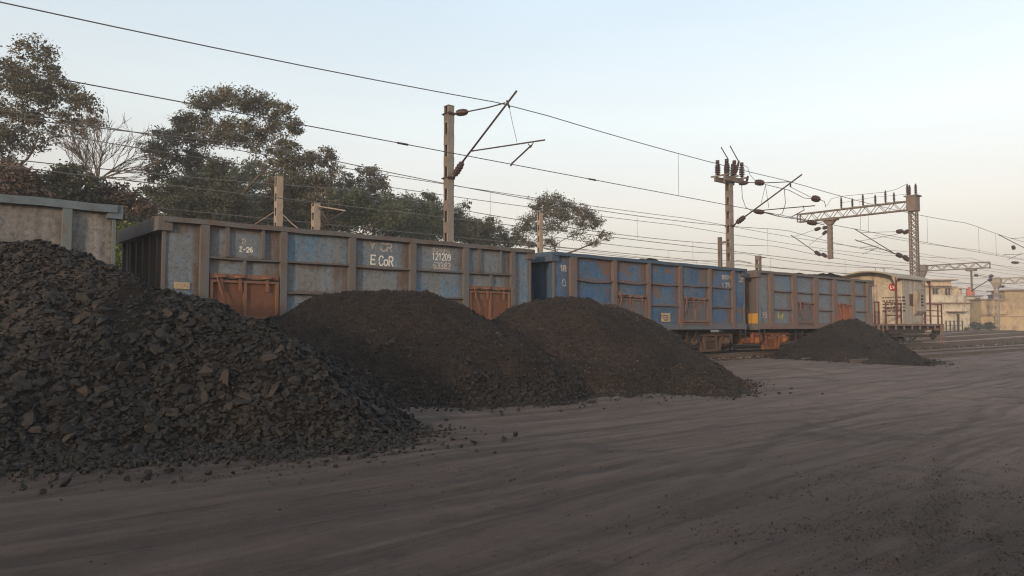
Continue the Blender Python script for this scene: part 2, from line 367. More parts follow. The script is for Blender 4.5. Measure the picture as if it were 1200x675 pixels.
# ------------------------------------------------------------------ rock pieces
def rock_variants(n, seed, flat=(1, .75, .34), k=13):
    rnd = random.Random(seed); out_ = []
    for i in range(n):
        bm = bmesh.new()
        for j in range(k):
            v = Vector((rnd.gauss(0, 1), rnd.gauss(0, 1), rnd.gauss(0, 1))).normalized()
            v = Vector((max(-.72, min(.72, v.x)), max(-.72, min(.72, v.y)), max(-.6, min(.6, v.z)))) * rnd.uniform(.9, 1.25)
            bm.verts.new((v.x * flat[0] * rnd.uniform(.9, 1.1), v.y * flat[1], v.z * flat[2] * 1.3))
        r = bmesh.ops.convex_hull(bm, input=bm.verts)
        bmesh.ops.delete(bm, geom=[e for e in set(r['geom_interior'] + r['geom_unused']) if isinstance(e, bmesh.types.BMVert)], context='VERTS')
        bmesh.ops.triangulate(bm, faces=bm.faces); bmesh.ops.recalc_face_normals(bm, faces=bm.faces)
        bm.verts.index_update()
        out_.append((np.array([v.co[:] for v in bm.verts]), np.array([[v.index for v in f.verts] for f in bm.faces]))); bm.free()
    return out_
def rot_stack(nrm, yaw, tilt, rs):
    """rotation matrices that lay a slab on a slope with normal nrm, spun by yaw and tipped by tilt"""
    n = nrm + rs.normal(0, 1, nrm.shape) * tilt[:, None]; n /= np.linalg.norm(n, axis=1)[:, None]
    a = np.stack([np.cos(yaw), np.sin(yaw), np.zeros(len(yaw))], 1); a -= n * (a * n).sum(1)[:, None]; a /= np.linalg.norm(a, axis=1)[:, None]
    b = np.cross(n, a); return np.stack([a, b, n], 2)
def scatter(var, pos, nrm, size, tilt, seed, rndv=None):
    rs = np.random.RandomState(seed); m = len(pos); vi = rs.randint(0, len(var), m)
    Rm = rot_stack(nrm, rs.rand(m) * 6.283, tilt, rs); Vs, Fs, Rn = [], [], []; base = 0
    rv = rs.rand(m) if rndv is None else rndv
    for k, (vv, ff) in enumerate(var):
        idx = np.where(vi == k)[0]
        if not len(idx): continue
        st = np.stack([size[idx]] * 3, 1) * np.stack([np.ones(len(idx)), rs.uniform(.7, 1.2, len(idx)), rs.uniform(.6, 1.5, len(idx))], 1)
        P = np.einsum('nij,nkj->nki', Rm[idx], vv[None] * st[:, None, :]) + pos[idx][:, None, :]
        F = ff[None] + (np.arange(len(idx)) * len(vv))[:, None, None] + base
        Vs.append(P.reshape(-1, 3)); Fs.append(F.reshape(-1, 3)); Rn.append(np.repeat(rv[idx], len(vv))); base += P.shape[0] * P.shape[1]
    return np.concatenate(Vs), np.concatenate(Fs), np.concatenate(Rn)
VAR = rock_variants(16, 3, (1, .72, .25)); VARC = rock_variants(10, 5, (1, .85, .62), 14)

def join_np(parts):
    Vs, Fs, Rs = [], [], []; b = 0
    for v, f_, r in parts:
        if f_.shape[1] == 4: f_ = np.concatenate([f_[:, [0, 1, 2]], f_[:, [0, 2, 3]]])
        Vs.append(v); Fs.append(f_ + b); Rs.append(r); b += len(v)
    return np.concatenate(Vs), np.concatenate(Fs), np.concatenate(Rs)

def ridge_pts(spec, step=.12):
    P = [at(px, py, Y_) for px, py, Y_ in spec]; out_ = []
    for a, b in zip(P[:-1], P[1:]):
        k = max(1, int((b - a).length / step))
        out_ += [a.lerp(b, i / k) for i in range(k)]
    return np.array([p[:] for p in out_ + [P[-1]]])
def heap_field(spec, slope, x0, x1, y0, y1, res, rough=(.08, .03), seed=1, round_=.25, foot=.25):
    rp = ridge_pts(spec)
    xs, ys = np.arange(x0, x1, res), np.arange(y0, y1, res); X, Y = np.meshgrid(xs, ys)
    base = ground_xy(X, Y); H = np.full(X.shape, -9.0)
    wob = fbm(X * .45, Y * .45, 3, seed)
    for (rx, ry, rz_) in rp:
        d = np.hypot(X - rx, Y - ry)
        d = np.sqrt(d * d + round_ ** 2) - round_
        H = np.maximum(H, rz_ - d * (slope * (1 + .28 * wob)))
    H = H + fbm(X * 1.3, Y * 1.3, 4, seed + 3) * rough[0] - np.abs(fbm(X * 1.9, Y * .55, 3, seed + 9)) * rough[0] * .8 + rough[0] * .2 + fbm(X * 7, Y * 7, 3, seed + 5) * rough[1]
    # rills running down the slope and a soft foot
    e = H - base; e = np.where(e < foot, foot * np.exp(np.clip((e - foot) / foot, -8, 0)) * 1.0, e); e = np.where(e < .012, -.06, e)
    # the heap lies against the train: it falls away before the wagon sides
    q = (X - P0.x) * N.x + (Y - P0.y) * N.y
    e = np.where(q > -.18, np.minimum(e, np.maximum(-.06, .9 - (q + .18) * 2.2)), e)
    return X, Y, base + e, e
def heap_object(name, label, spec, slope, box, res, mat, rocks, seed, cat='coal heap', group=None, lump='coal_lump', brown=lambda p: 0 * p[:, 0], **kw):
    X, Y, Hh, e = heap_field(spec, slope, *box, res, seed=seed, **kw)
    F = grid_faces(*X.shape); keep = (e > -.03).ravel()[F].any(1); F = F[keep]
    V = np.stack([X, Y, Hh], -1).reshape(-1, 3)
    used = np.unique(F); remap = -np.ones(len(V), int); remap[used] = np.arange(len(used)); Vk = V[used]; F = remap[F]
    o = np_mesh(name, Vk, F, mat, np.full(len(Vk), .4), smooth=True)
    tag(o, label, cat, group)
    gyv, gxv = np.gradient(Hh, res); nr = np.stack([-gxv, -gyv, np.ones_like(gxv)], -1); nr /= np.linalg.norm(nr, axis=-1)[..., None]
    if rocks:
        rs = np.random.RandomState(seed + 40); ps = []
        for (n, s0, s1, tilt, cond, var) in rocks:
            ok = np.argwhere((e > .02) & cond(X, Y, e)); wts = None
            pick = ok[rs.randint(0, len(ok), n)]; i, j = pick[:, 0], pick[:, 1]
            p = np.stack([X[i, j] + rs.uniform(-res, res, n) / 2, Y[i, j] + rs.uniform(-res, res, n) / 2, Hh[i, j]], 1)
            sz = s0 + (s1 - s0) * rs.rand(n) ** 2.2
            p += nr[i, j] * (sz * rs.uniform(-.02, .42, n))[:, None]
            br = np.clip(rs.rand(n) * .62 + .12 + .75 * fbm(p[:, 0] * .9, p[:, 1] * .9, 3, seed + 2) + brown(p), 0, 1)
            ps.append(scatter(var, p, nr[i, j], sz, np.full(n, tilt), seed + n, br))
        v, f_, r = join_np(ps)
        l = np_mesh('lumps', v, f_, M[lump], r, parent=o); l['kind'] = 'stuff'
    return o, (X, Y, Hh, e, nr)
allc = lambda X, Y, e: X > -99
def gully(X, Y): return np.abs(X - (-5.25 + (10.3 - Y) * .42) + .35 * fbm(X * 1.5, Y * 1.5, 2, 6)) < .30 * sstep(8.7, 9.6, Y)
H1 = [(-240, 270, 10.2), (-120, 278, 10.5), (-20, 285, 10.6), (55, 287, 10.6), (95, 303, 10.6), (128, 319, 10.5), (160, 331, 10.3), (205, 341, 10.3), (250, 356, 10.3), (300, 378, 10.2), (325, 392, 10), (342, 408, 9.9)]
h1, F1 = heap_object('coal_heap', 'largest heap, made of broken dark coal slabs', H1, .80, (-10, -.4, 6.2, 13.2), .05, M['heap1'],
    [(16000, .018, .048, .5, allc, VAR), (24000, .032, .078, .38, lambda X, Y, e: ~gully(X, Y), VAR), (1300, .055, .105, .4, lambda X, Y, e: (e < 1.6) & ~gully(X, Y), VAR)], 11,
    rough=(.16, .05), foot=.12, brown=lambda p: np.where(p[:, 0] < -5.2, .10, -.10) - .25 * gully(p[:, 0], p[:, 1]), group='coal heaps beside the train')
H2 = [(318, 381, 14.4), (340, 363, 14.5), (365, 351, 14.6), (395, 344, 14.7), (430, 341.5, 15), (470, 343, 15.2), (505, 345, 15.4), (532, 354, 15.6), (552, 369, 15.7), (572, 400, 15.6), (600, 433, 15.3), (628, 452, 14.9)]
h2, F2 = heap_object('coal_heap', 'wide rounded heap of fine dark coal in front of the white lettered wagon', H2, .70, (-7.5, 3, 10.2, 19.5), .055, M['heap2'],
    [(16000, .010, .030, .6, allc, VARC), (4200, .025, .065, .6, lambda X, Y, e: e + .5 * fbm(X, Y, 2, 3) < .5, VARC), (300, .04, .085, .6, lambda X, Y, e: e < 1.2, VARC)], 12, rough=(.17, .045), group='coal heaps beside the train', foot=.1, brown=lambda p: .02 + .45 * (fbm(p[:, 0] * 9, p[:, 1] * 9, 1, 4) > .30))
H3 = [(612, 366, 17.2), (622, 357, 17.4), (645, 352.5, 17.5), (675, 352, 17.6), (705, 356, 17.9), (732, 363, 18.2), (745, 371, 18.2)]
h3, F3 = heap_object('coal_heap', 'heap of fine brownish coal in front of the bright blue wagon', H3, .63, (-2.5, 8, 13, 22.5), .055, M['heap3'],
    [(16000, .010, .028, .6, allc, VARC), (3000, .02, .05, .6, lambda X, Y, e: e + .5 * fbm(X, Y, 2, 3) < .4, VARC)], 13, rough=(.14, .04), brown=lambda p: .05 + .45 * (fbm(p[:, 0] * 9, p[:, 1] * 9, 1, 4) > .30), group='coal heaps beside the train', foot=.1, lump='coal_lump_brown')
H4 = [(978, 379, 27.8), (988, 375.5, 28), (998, 374, 28.1), (1006, 377, 28.2)]
h4, F4 = heap_object('coal_heap', 'small pointed coal heap in front of the last open wagon and the brake van', H4, .60, (6.5, 18.5, 22.5, 34), .07, M['heap4'],
    [(4200, .015, .045, .6, allc, VARC), (160, .05, .13, .5, allc, VAR)], 14, rough=(.07, .03), round_=.15, group='coal heaps beside the train', foot=.14, lump='coal_lump_brown')

# loose slabs that lie on the big heap or rolled off it
rr_ = random.Random(5)
def single_rock(name, label, p, size, nrm=(0, 0, 1), seed=0, mat='coal_lump', rv=.5, group=None, cat='coal lump', var=VAR, tilt=.12):
    v, f_, r = scatter(var, np.zeros((1, 3)), np.array([nrm], float), np.array([size]), np.array([tilt]), seed, np.array([rv]))
    o = np_mesh(name, v, f_, M[mat], r); o.location = p; return tag(o, label, cat, group)
X, Y, Hh, e, nr = F1
ok = np.argwhere((e > .15) & (e < 2.2) & (Y < 9.8) & (X > -6.4)); rs = np.random.RandomState(77); pk = ok[rs.randint(0, len(ok), 90)]
for k, (i, j) in enumerate(pk):
    rv = [.45, .6, .8, .35, .65][k % 5]; sz = rs.uniform(.085, .125)
    single_rock('coal_slab', 'large flat coal slab lying among smaller pieces on the largest heap', (X[i, j], Y[i, j], Hh[i, j] + .05), sz, nr[i, j], 300 + k, rv=rv, group='large slabs on the left heap', cat='coal slab', tilt=.3)
for k, (px, py, sz, rv, lab) in enumerate([(401, 531, .085, .25, 'dark blocky coal lump lying alone just in front of the slab heap'), (485, 502, .075, .93, 'reddish coal lump on the open ground right of the slab heap'), (77, 566, .06, .3, 'small dark coal lump on the ground near the left edge')]):
    d = ray(px, py); t = -(EYE - .02) / d.z; p = CAM + d * t
    single_rock('loose_coal_lump', lab, (p.x, p.y, .03), sz, seed=500 + k, rv=rv, group='loose lumps in front of the slab heap', var=VARC)
# gravel strewn over the yard
def strew(n, cond_pts, s0, s1, seed, name, label):
    rs = np.random.RandomState(seed); P = []
    for (cx, cy, rx_, ry_, k) in cond_pts:
        q = rs.normal(0, 1, (k, 2)) * [rx_ / 2, ry_ / 2] + [cx, cy]; P.append(q)
    P = np.concatenate(P); P = P[P[:, 1] > 3.0]; z = ground_xy(P[:, 0], P[:, 1]); m = len(P)
    S1, O1 = (P[:, 0] - P0.x) * U.x + (P[:, 1] - P0.y) * U.y, (P[:, 0] - P0.x) * N.x + (P[:, 1] - P0.y) * N.y
    z = z + fbm(S1 * .05, (O1 + 1.2 * fbm(S1 * .06, O1 * .06, 2, 12)) * 2.6, 4, 3) * .010 + fbm(S1 * .03, O1 * .55, 2, 9) * .022 + fbm(P[:, 0] * .35, P[:, 1] * .35, 3, 5) * .045
    nn = np.tile([0, 0, 1.0], (m, 1)); sz = s0 + (s1 - s0) * rs.rand(m) ** 4
    v, f_, r = scatter(VARC, np.column_stack([P, z + sz * .1]), nn, sz, np.full(m, .5), seed)
    o = np_mesh(name, v, f_, M['coal_lump_brown'], r); tag(o, label, 'gravel', kind='stuff')
strew(0, [(3.2, 4.9, 2.4, 1.3, 9000), (3.9, 6.6, 1.8, 1.5, 2600), (-4, 7, 5, .7, 3200), (-1, 10, 3, 2.2, 700), (2, 8, 9, 5, 1300), (6, 9, 5, 4, 700), (1.5, 13.6, 4, 1.0, 900), (5, 16, 3, 1.2, 600), (12, 23, 5, 2.5, 500)], .003, .011, 21, 'gravel', 'fine coal gravel strewn over the dusty yard and road')

Pc = []
for (X, Y, Hh, e, nr), n, sp in ((F1, 13000, .30), (F2, 3200, .18), (F3, 3000, .16), (F4, 900, .3)):
    rs = np.random.RandomState(n); ok = np.argwhere((e > .01) & (e < .10) & (Y < np.median(Y) + .5)); pk = ok[rs.randint(0, len(ok), n)]
    Pc.append(np.stack([X[pk[:, 0], pk[:, 1]], Y[pk[:, 0], pk[:, 1]]], 1) + rs.normal(0, 1, (n, 2)) * sp * (rs.rand(n, 1) ** .6) + [0, -sp * .3])
for (X, Y, Hh, e, nr), n, sp in ((F1, 4200, .75), (F2, 1500, .5), (F3, 1500, .5), (F4, 600, .6)):
    rs = np.random.RandomState(n); ok = np.argwhere((e > .01) & (e < .10) & (Y < np.median(Y) + .5)); pk = ok[rs.randint(0, len(ok), n)]
    Pc.append(np.stack([X[pk[:, 0], pk[:, 1]], Y[pk[:, 0], pk[:, 1]]], 1) + rs.normal(0, 1, (n, 2)) * sp * rs.rand(n, 1) + [0, -sp * .35])
Pc = np.concatenate(Pc); rs = np.random.RandomState(4); n = len(Pc); v, f_, r = scatter(VARC, np.column_stack([Pc, ground_xy(Pc[:, 0], Pc[:, 1]) + .012]), np.tile([0, 0, 1.], (n, 1)), .006 + .04 * rs.rand(n) ** 4, np.full(n, .5), 31, rs.rand(n) * .7)
tag(np_mesh('coal_crumbs', v, f_, M['coal_lump'], r), 'coal crumbs spilled on the ground round the feet of the heaps', 'coal crumbs', kind='stuff')

# ------------------------------------------------------------------ tracks
def track(o_c, s0, s1, label, sleepers=True, zt=RT):
    mid = (s0 + s1) / 2; root = empty('railway_track', T(mid, o_c, 0), ANG); tag(root, label, 'railway track')
    for sd_ in (-1, 1):
        m = MB(); y = sd_ * .838
        pts = [s0 + (s1 - s0) * k / 30 for k in range(31)]
        for a, b in zip(pts[:-1], pts[1:]):
            za, zb = zt + rise(a), zt + rise(b)
            for (w_, t0, t1) in ((.07, 0, -.04), (.02, -.04, -.13), (.13, -.13, -.15)):
                x0, x1 = a - mid, b - mid
                m.add([(x0, y - w_ / 2, za + t1), (x1, y - w_ / 2, zb + t1), (x1, y + w_ / 2, zb + t1), (x0, y + w_ / 2, za + t1), (x0, y - w_ / 2, za + t0), (x1, y - w_ / 2, zb + t0), (x1, y + w_ / 2, zb + t0), (x0, y + w_ / 2, za + t0)],
                      [(0, 3, 2, 1), (4, 5, 6, 7), (0, 1, 5, 4), (1, 2, 6, 5), (2, 3, 7, 6), (3, 0, 4, 7)])
        m.build('rail', M['rail'], root, fix=False)
    if sleepers:
        m = MB(); s = s0
        while s < s1:
            z = zt - .16 + rise(s); m.box(s - mid - .12, s - mid + .12, -1.35, 1.35, z - .15, z); s += .65
        m.build('sleepers', M['mast_concrete'], root, fix=False)['kind'] = 'stuff'
track(1.6, -14, 150, 'railway track under the coal wagons and the brake van')
track(-2.9, 20.5, 120, 'nearer railway track half buried in dust right of the small pointed heap', False, .27)
for oc, lab in ((6.4, 'railway track just beyond the brake van'), (11.1, 'second railway track beyond the brake van'), (16.5, 'third railway track beyond the brake van')):
    track(oc, 20, 150, lab)
m = MB()
# ballast shoulder of stones under the train
rs = np.random.RandomState(9); n = 5000; s_ = rs.uniform(14, 75, n); o_ = rs.uniform(-.6, 3.6, n)
Pb = np.array([T(a, b)[:] for a, b in zip(s_, o_)]); Pb[:, 2] = ground_so(s_, o_) + .02
v, f_, r = scatter(VARC, Pb, np.tile([0, 0, 1.], (n, 1)), rs.uniform(.02, .055, n), np.full(n, .6), 8, rs.uniform(.3, 1, n))
tag(np_mesh('ballast', v, f_, M['coal_lump_brown'], r), 'stone ballast lying between the rails under the train', 'ballast', kind='stuff')
# ------------------------------------------------------------------ stroke lettering
GL = {'E': [[(1, 0), (0, 0), (0, 1.5), (.95, 1.5)], [(0, .78), (.8, .78)]], 'C': [[(1, 1.25), (.75, 1.5), (.3, 1.5), (0, 1.15), (0, .35), (.3, 0), (.75, 0), (1, .25)]],
      'o': [[(.45, 0), (.1, .15), (0, .5), (.1, .85), (.45, 1), (.8, .85), (.9, .5), (.8, .15), (.45, 0)]],
      'R': [[(0, 0), (0, 1.5), (.65, 1.5), (.95, 1.3), (.95, .95), (.65, .75), (0, .75)], [(.5, .75), (1, 0)]],
      'Y': [[(0, 1.5), (.5, .8), (1, 1.5)], [(.5, .8), (.5, 0)]], 'L': [[(0, 1.5), (0, 0), (.9, 0)]], 'V': [[(0, 1.5), (.5, 0), (1, 1.5)]],
      '1': [[(.15, 1.2), (.5, 1.5), (.5, 0)]], '2': [[(.05, 1.15), (.25, 1.5), (.75, 1.5), (.95, 1.2), (.9, .85), (0, 0), (1, 0)]],
      '0': [[(.5, 0), (.1, .25), (.05, 1.2), (.5, 1.5), (.9, 1.2), (.95, .25), (.5, 0)]],
      '9': [[(.15, .1), (.6, 0), (.9, .5), (.9, 1.2), (.5, 1.5), (.1, 1.25), (.1, .85), (.5, .65), (.9, .85)]],
      '6': [[(.85, 1.4), (.4, 1.5), (.08, 1), (.08, .3), (.5, 0), (.92, .25), (.92, .6), (.5, .85), (.08, .6)]],
      '3': [[(.05, 1.3), (.45, 1.5), (.9, 1.25), (.85, .9), (.45, .78), (.9, .6), (.92, .2), (.5, 0), (.05, .2)]],
      '8': [[(.5, .78), (.12, 1), (.15, 1.35), (.5, 1.5), (.85, 1.35), (.88, 1), (.5, .78), (.05, .45), (.12, .1), (.5, 0), (.88, .1), (.95, .45), (.5, .78)]],
      '7': [[(0, 1.5), (1, 1.5), (.35, 0)]], '5': [[(.9, 1.5), (.1, 1.5), (.1, .85), (.6, .95), (.95, .6), (.85, .15), (.4, 0), (.05, .15)]],
      'S': [[(.95, 1.3), (.6, 1.5), (.15, 1.4), (.05, 1.05), (.85, .5), (.9, .15), (.5, 0), (.05, .2)]], '-': [[(.15, .7), (.85, .7)]], '.': [[(.3, 0), (.45, .06)]],
      'B': [[(0, 0), (0, 1.5), (.7, 1.45), (.8, 1.0), (.6, .8), (0, .8)], [(.6, .8), (.95, .5), (.8, .05), (0, 0)]], 'X': [[(0, 0), (1, 1.5)], [(0, 1.5), (1, 0)]],
      'N': [[(0, 0), (0, 1.5), (1, 0), (1, 1.5)]], 'H': [[(0, 0), (0, 1.5)], [(1, 0), (1, 1.5)], [(0, .8), (1, .8)]], 'K': [[(0, 0), (0, 1.5)], [(1, 1.5), (0, .7), (1, 0)]],
      'O': [[(.5, 0), (.1, .25), (.05, 1.2), (.5, 1.5), (.9, 1.2), (.95, .25), (.5, 0)]], '~': [[(.95, 1.45), (.1, 1.5), (.6, .8), (.05, .1), (.95, 0)]]}
def lettering(text, x, z, wd, ht, y, surf, mat, parent, sw=.022, gap=.28, seed=1, sy=1, flat_mb=None):
    """painted strokes on the sheet at local x..x+wd, z..z+ht; surf(x,z) is the dent depth of the sheet there"""
    rn = random.Random(seed); m = flat_mb or MB(); n = len(text); cw = wd / (n + gap * (n - 1))
    for i, ch in enumerate(text):
        for st in GL.get(ch, []):
            P = []
            for a, b in zip(st[:-1], st[1:]):
                L = math.hypot((b[0] - a[0]) * cw, (b[1] - a[1]) * ht / 1.5); k = max(1, int(L / .04))
                P += [(a[0] + (b[0] - a[0]) * q / k, a[1] + (b[1] - a[1]) * q / k) for q in range(k)]
            P.append(st[-1]); Q = [(x + i * cw * (1 + gap) + p[0] * cw + rn.uniform(-.003, .003), z + p[1] * ht / 1.5 + rn.uniform(-.003, .003)) for p in P]
            for j in range(len(Q) - 1):
                a, b = Vector(Q[j]), Vector(Q[j + 1]); d = (b - a); 
                if d.length < 1e-5: continue
                d.normalize(); nn = Vector((-d.y, d.x)) * (sw * rn.uniform(.42, .56)); a2, b2 = a - d * sw * .3, b + d * sw * .3
                m.add([(p.x, y + surf(p.x, p.y) - .004 * sy - .0006 * (j % 2), p.y) for p in (a2 - nn, b2 - nn, b2 + nn, a2 + nn)], [(0, 1, 2, 3)])
    if flat_mb is None: return m.build('lettering', mat, parent, fix=False)

# ------------------------------------------------------------------ open wagons
LIFT = .37
def bogie(parent, x, mat, label=None):
    f = MB(); R_ = .46
    prof = [(-1.38, .50), (-1.38, .68), (-1.2, .76), (-.80, .76), (-.6, .80), (.6, .80), (.80, .76), (1.2, .76), (1.38, .68), (1.38, .50), (1.16, .42), (.98, .50), (.80, .50), (.5, .14), (-.5, .14), (-.80, .50), (-.98, .50), (-1.16, .42)]
    for sy in (-1, 1):
        y0, y1 = (-1.14, -1.02) if sy < 0 else (1.02, 1.14)
        # side frame built from members so that the two windows stay open
        def seg(a, b, w): f.bar((x + a[0], (y0 + y1) / 2, a[1] - 0.02), (x + b[0], (y0 + y1) / 2, b[1] - .02), .12, w)
        seg((-1.34, .72), (1.34, .72), .11)
        for q in (-1, 1):
            seg((q * 1.34, .72), (q * 1.32, .38), .09); seg((q * .80, .70), (q * .52, .16), .09); seg((q * .36, .68), (q * .36, .20), .07)
            f.tube([(x + q, y0 - .05 if sy < 0 else y1 + .05, .46), (x + q, 0, .46)], .145, 12)
            f.tube([(x + q, y0 - .11 if sy < 0 else y1 + .11, .46), (x + q, y0, .46)], .09, 10)
        seg((-.56, .16), (.56, .16), .09); seg((-.34, .56), (.34, .56), .13)
        for q in (-.2, 0, .2):
            zz = .24; pts = []
            for k in range(29):
                t = k / 28; pts.append((x + q + .07 * math.cos(t * 22), (y0 + y1) / 2 + .06 * math.sin(t * 22), .20 + t * .26))
            f.tube(pts, .016, 5)
    f.box(x - .22, x + .22, -1.0, 1.0, .40, .72); f.box(x - 1.2, x + 1.2, -.5, -.4, .3, .4); f.box(x - 1.2, x + 1.2, .4, .5, .3, .4)
    b = f.build('bogie', mat, parent)
    for q in (-1, 1):
        wm = MB(); wm.tube([(x + q, -.95, .46), (x + q, .95, .46)], .08, 10)
        for sy in (-1, 1):
            o_ = sy * .79
            wm.lathe((x + q, o_ - .075 * 1, .46), (0, 1, 0), [(0, .30), (.0, .455), (.03, .46), (.11, .465), (.112, .49 if sy < 0 else .465), (.15, .49 if sy < 0 else .46), (.15, .3)], 28)
        wm.build('wheel', M['wheelmat'], b)
    return b
M['wheelmat'] = weathered('wheel_steel', (.022, .018, .016), (.035, .025, .021), (.06, .03, .02), .5, 5)
M['wheel_van'] = weathered('van_wheel', (.04, .028, .022), (.07, .045, .032), (.12, .06, .035), .5, 5)
def wagon(name_label, s0, s1, posts, rows, doors, mats, topz=2.76, seed=1, orient_mat=None, dents=.012, narrow=(), bogie_mats=('bogie_brown', 'bogie_brown'), chord_h=.10, endbeam=.27, minis=(), stiles=()):
    """posts: list of (s_centre, width); rows: rib heights above the rail; doors: {bay: (z0, z1)}"""
    mid, Lh = (s0 + s1) / 2, (s1 - s0) / 2; root = empty('open_wagon', T(mid, 1.6, RT), ANG)
    tag(root, name_label, 'railway wagon', 'open coal wagons coupled in one train')
    pm, fm, cm = mats[:3]; SILL0, SILL1 = .53, .74; TOP = topz; ysheet = -1.50
    rn = random.Random(seed)
    def surf(x, z): return dents * 2.2 * float(fbm(x * 1.6 + seed * 3, z * 1.6, 3, seed)) 
    ps = [(a - mid, wd) for a, wd in posts]
    edges = [-Lh + .03] + [p for p, _ in ps] + [Lh - .03]; wid = [.04] + [wd for _, wd in ps] + [.04]
    # side sheets: one gently dented sheet per bay and row
    zs = [SILL1] + list(rows) + [TOP - chord_h]
    def sheet(m, x0, x1, z0, z1, y=ysheet, r=None, nx=10, nz=6, sgn=1):
        m.r = rn.random() if r is None else r
        vs = [(x0 + (x1 - x0) * i / nx, (y + surf(x0 + (x1 - x0) * i / nx, z0 + (z1 - z0) * j / nz)) * sgn, z0 + (z1 - z0) * j / nz) for j in range(nz + 1) for i in range(nx + 1)]
        fb = len(m.f); fs = []
        for j in range(nz):
            for i in range(nx): 
                a = j * (nx + 1) + i; fs.append((a, a + 1, a + nx + 2, a + nx + 1))
                m.uv[fb + len(fs) - 1] = [(i / nx, j / nz), ((i + 1) / nx, j / nz), ((i + 1) / nx, (j + 1) / nz), (i / nx, (j + 1) / nz)]
        m.add(vs, fs, smooth=True)
    for b in range(len(edges) - 1):
        x0, x1 = edges[b] + wid[b] / 2, edges[b + 1] - wid[b + 1] / 2
        sh = MB()
        if b in narrow: sheet(sh, x0, x1, SILL1, TOP - chord_h, nx=8, nz=12)
        else:
            for z0, z1 in zip(zs[:-1], zs[1:]): sheet(sh, x0, x1, z0, z1)
        sh.build('side_panel', pm, root, fix=False)
    sh = MB(); sheet(sh, -Lh + .03, Lh - .03, SILL1, TOP - chord_h, sgn=-1, nx=30, nz=8)
    sh.build('side_panel', pm, root, fix=False)
    # the sheet's inner skin, floor and the end sheets
    bd = MB()
    bd.box(-Lh + .04, Lh - .04, -1.44, 1.44, .78, .86)
    bd.box(-Lh + .04, Lh - .04, -1.478, -1.466, .86, TOP - .03); bd.box(-Lh + .04, Lh - .04, 1.466, 1.478, .86, TOP - .03)
    bd.build('floor', fm, root)
    for q in (-1, 1):
        em = MB(); xe = q * (Lh - .16)
        em.box(min(xe, xe - q * .01), max(xe, xe - q * .01), -1.46, 1.46, .60, TOP - .02)
        for k in range(-2, 3):
            em.box(min(xe, xe + q * .11), max(xe, xe + q * .11), k * .5 - .028, k * .5 + .028, .74, TOP - endbeam)
            em.box(min(xe + q * .11, xe + q * .122), max(xe + q * .11, xe + q * .122), k * .5 - .05, k * .5 + .05, .74, TOP - endbeam)
        for sy in (-1, 1):
            em.box(min(xe, xe + q * .10), max(xe, xe + q * .10), min(sy * 1.46, sy * 1.24), max(sy * 1.46, sy * 1.24), .74, TOP - endbeam)
        em.build('end_wall', mats[3] if len(mats) > 3 else fm, root)
        eb = MB(); eb.box(min(xe, xe + q * .26), max(xe, xe + q * .26), -1.58, 1.58, TOP - endbeam, TOP + .004); eb.build('end_beam', cm, root); eb = MB()
        eb.box(min(xe, xe + q * .22), max(xe, xe + q * .22), -1.56, 1.56, .50, .74); eb.build('head_stock', cm, root)
    # frame: posts, ribs, chord, sill
    for sg in (-1, 1):
        for x, wd in ps:
            fr = MB(); fr.r = rn.random(); h = wd / 2
            for xx in (x - h, x + h - .012): fr.box(xx, xx + .012, *sorted((sg * 1.49, sg * 1.588)), SILL0 + .02, TOP - chord_h)
            fr.box(x - h, x + h, *sorted((sg * 1.588, sg * 1.6)), SILL0 + .02, TOP - chord_h)
            fr.build('side_post', fm, root)
        for xx in (-Lh + .0, Lh - .06): fr = MB(); fr.box(xx, xx + .06, *sorted((sg * 1.46, sg * 1.53)), SILL0, TOP - chord_h); fr.build('corner_post', fm, root)
    for b in range(len(edges) - 1):
        x0, x1 = edges[b] + wid[b] / 2, edges[b + 1] - wid[b + 1] / 2
        if b in narrow: continue
        for k, z in enumerate(rows):
            if b in doors and k == 0 and z < doors[b][1]: continue
            fr = MB(); fr.r = rn.random(); dz = rn.uniform(-.008, .008)
            sag = rn.uniform(-2.2, 1.0) * dents; fr.v = []; fr.f = []; fr.rnd = []; nn_ = 8; pv_ = []
            for q in range(nn_ + 1):
                xx = x0 + .001 + (x1 - x0 - .002) * q / nn_; zz = z + dz + sag * math.sin(math.pi * q / nn_) + surf(xx, z) * .4
                pv_ += [(xx, -1.50, zz - .03), (xx, -1.585, zz - .022), (xx, -1.59, zz + .012), (xx, -1.50, zz + .028)]
            fr.add(pv_, [(q * 4 + i, q * 4 + (i + 1) % 4, q * 4 + 4 + (i + 1) % 4, q * 4 + 4 + i) for q in range(nn_) for i in range(4)] + [(0, 1, 2, 3), (nn_ * 4 + 3, nn_ * 4 + 2, nn_ * 4 + 1, nn_ * 4)])
            fr.build('side_rib', fm, root)
    for sg in (-1, 1):
        ch = MB()
        # slightly wavy top chord
        n = 24; zz = [TOP + .012 * math.sin(k * 1.7 + seed) * rn.random() for k in range(n + 1)]
        for k in range(n):
            x0, x1 = -Lh + 2 * Lh * k / n, -Lh + 2 * Lh * (k + 1) / n; ya, yb = sorted((sg * 1.46, sg * 1.612))
            ch.add([(x0, ya, zz[k] - chord_h), (x1, ya, zz[k + 1] - chord_h), (x1, yb, zz[k + 1] - chord_h), (x0, yb, zz[k] - chord_h), (x0, ya, zz[k]), (x1, ya, zz[k + 1]), (x1, yb, zz[k + 1]), (x0, yb, zz[k])],
                   [(0, 3, 2, 1), (4, 5, 6, 7), (0, 1, 5, 4), (2, 3, 7, 6)] + ([(3, 0, 4, 7)] if k == 0 else []) + ([(1, 2, 6, 5)] if k == n - 1 else []))
        ch.build('top_rail', cm, root)
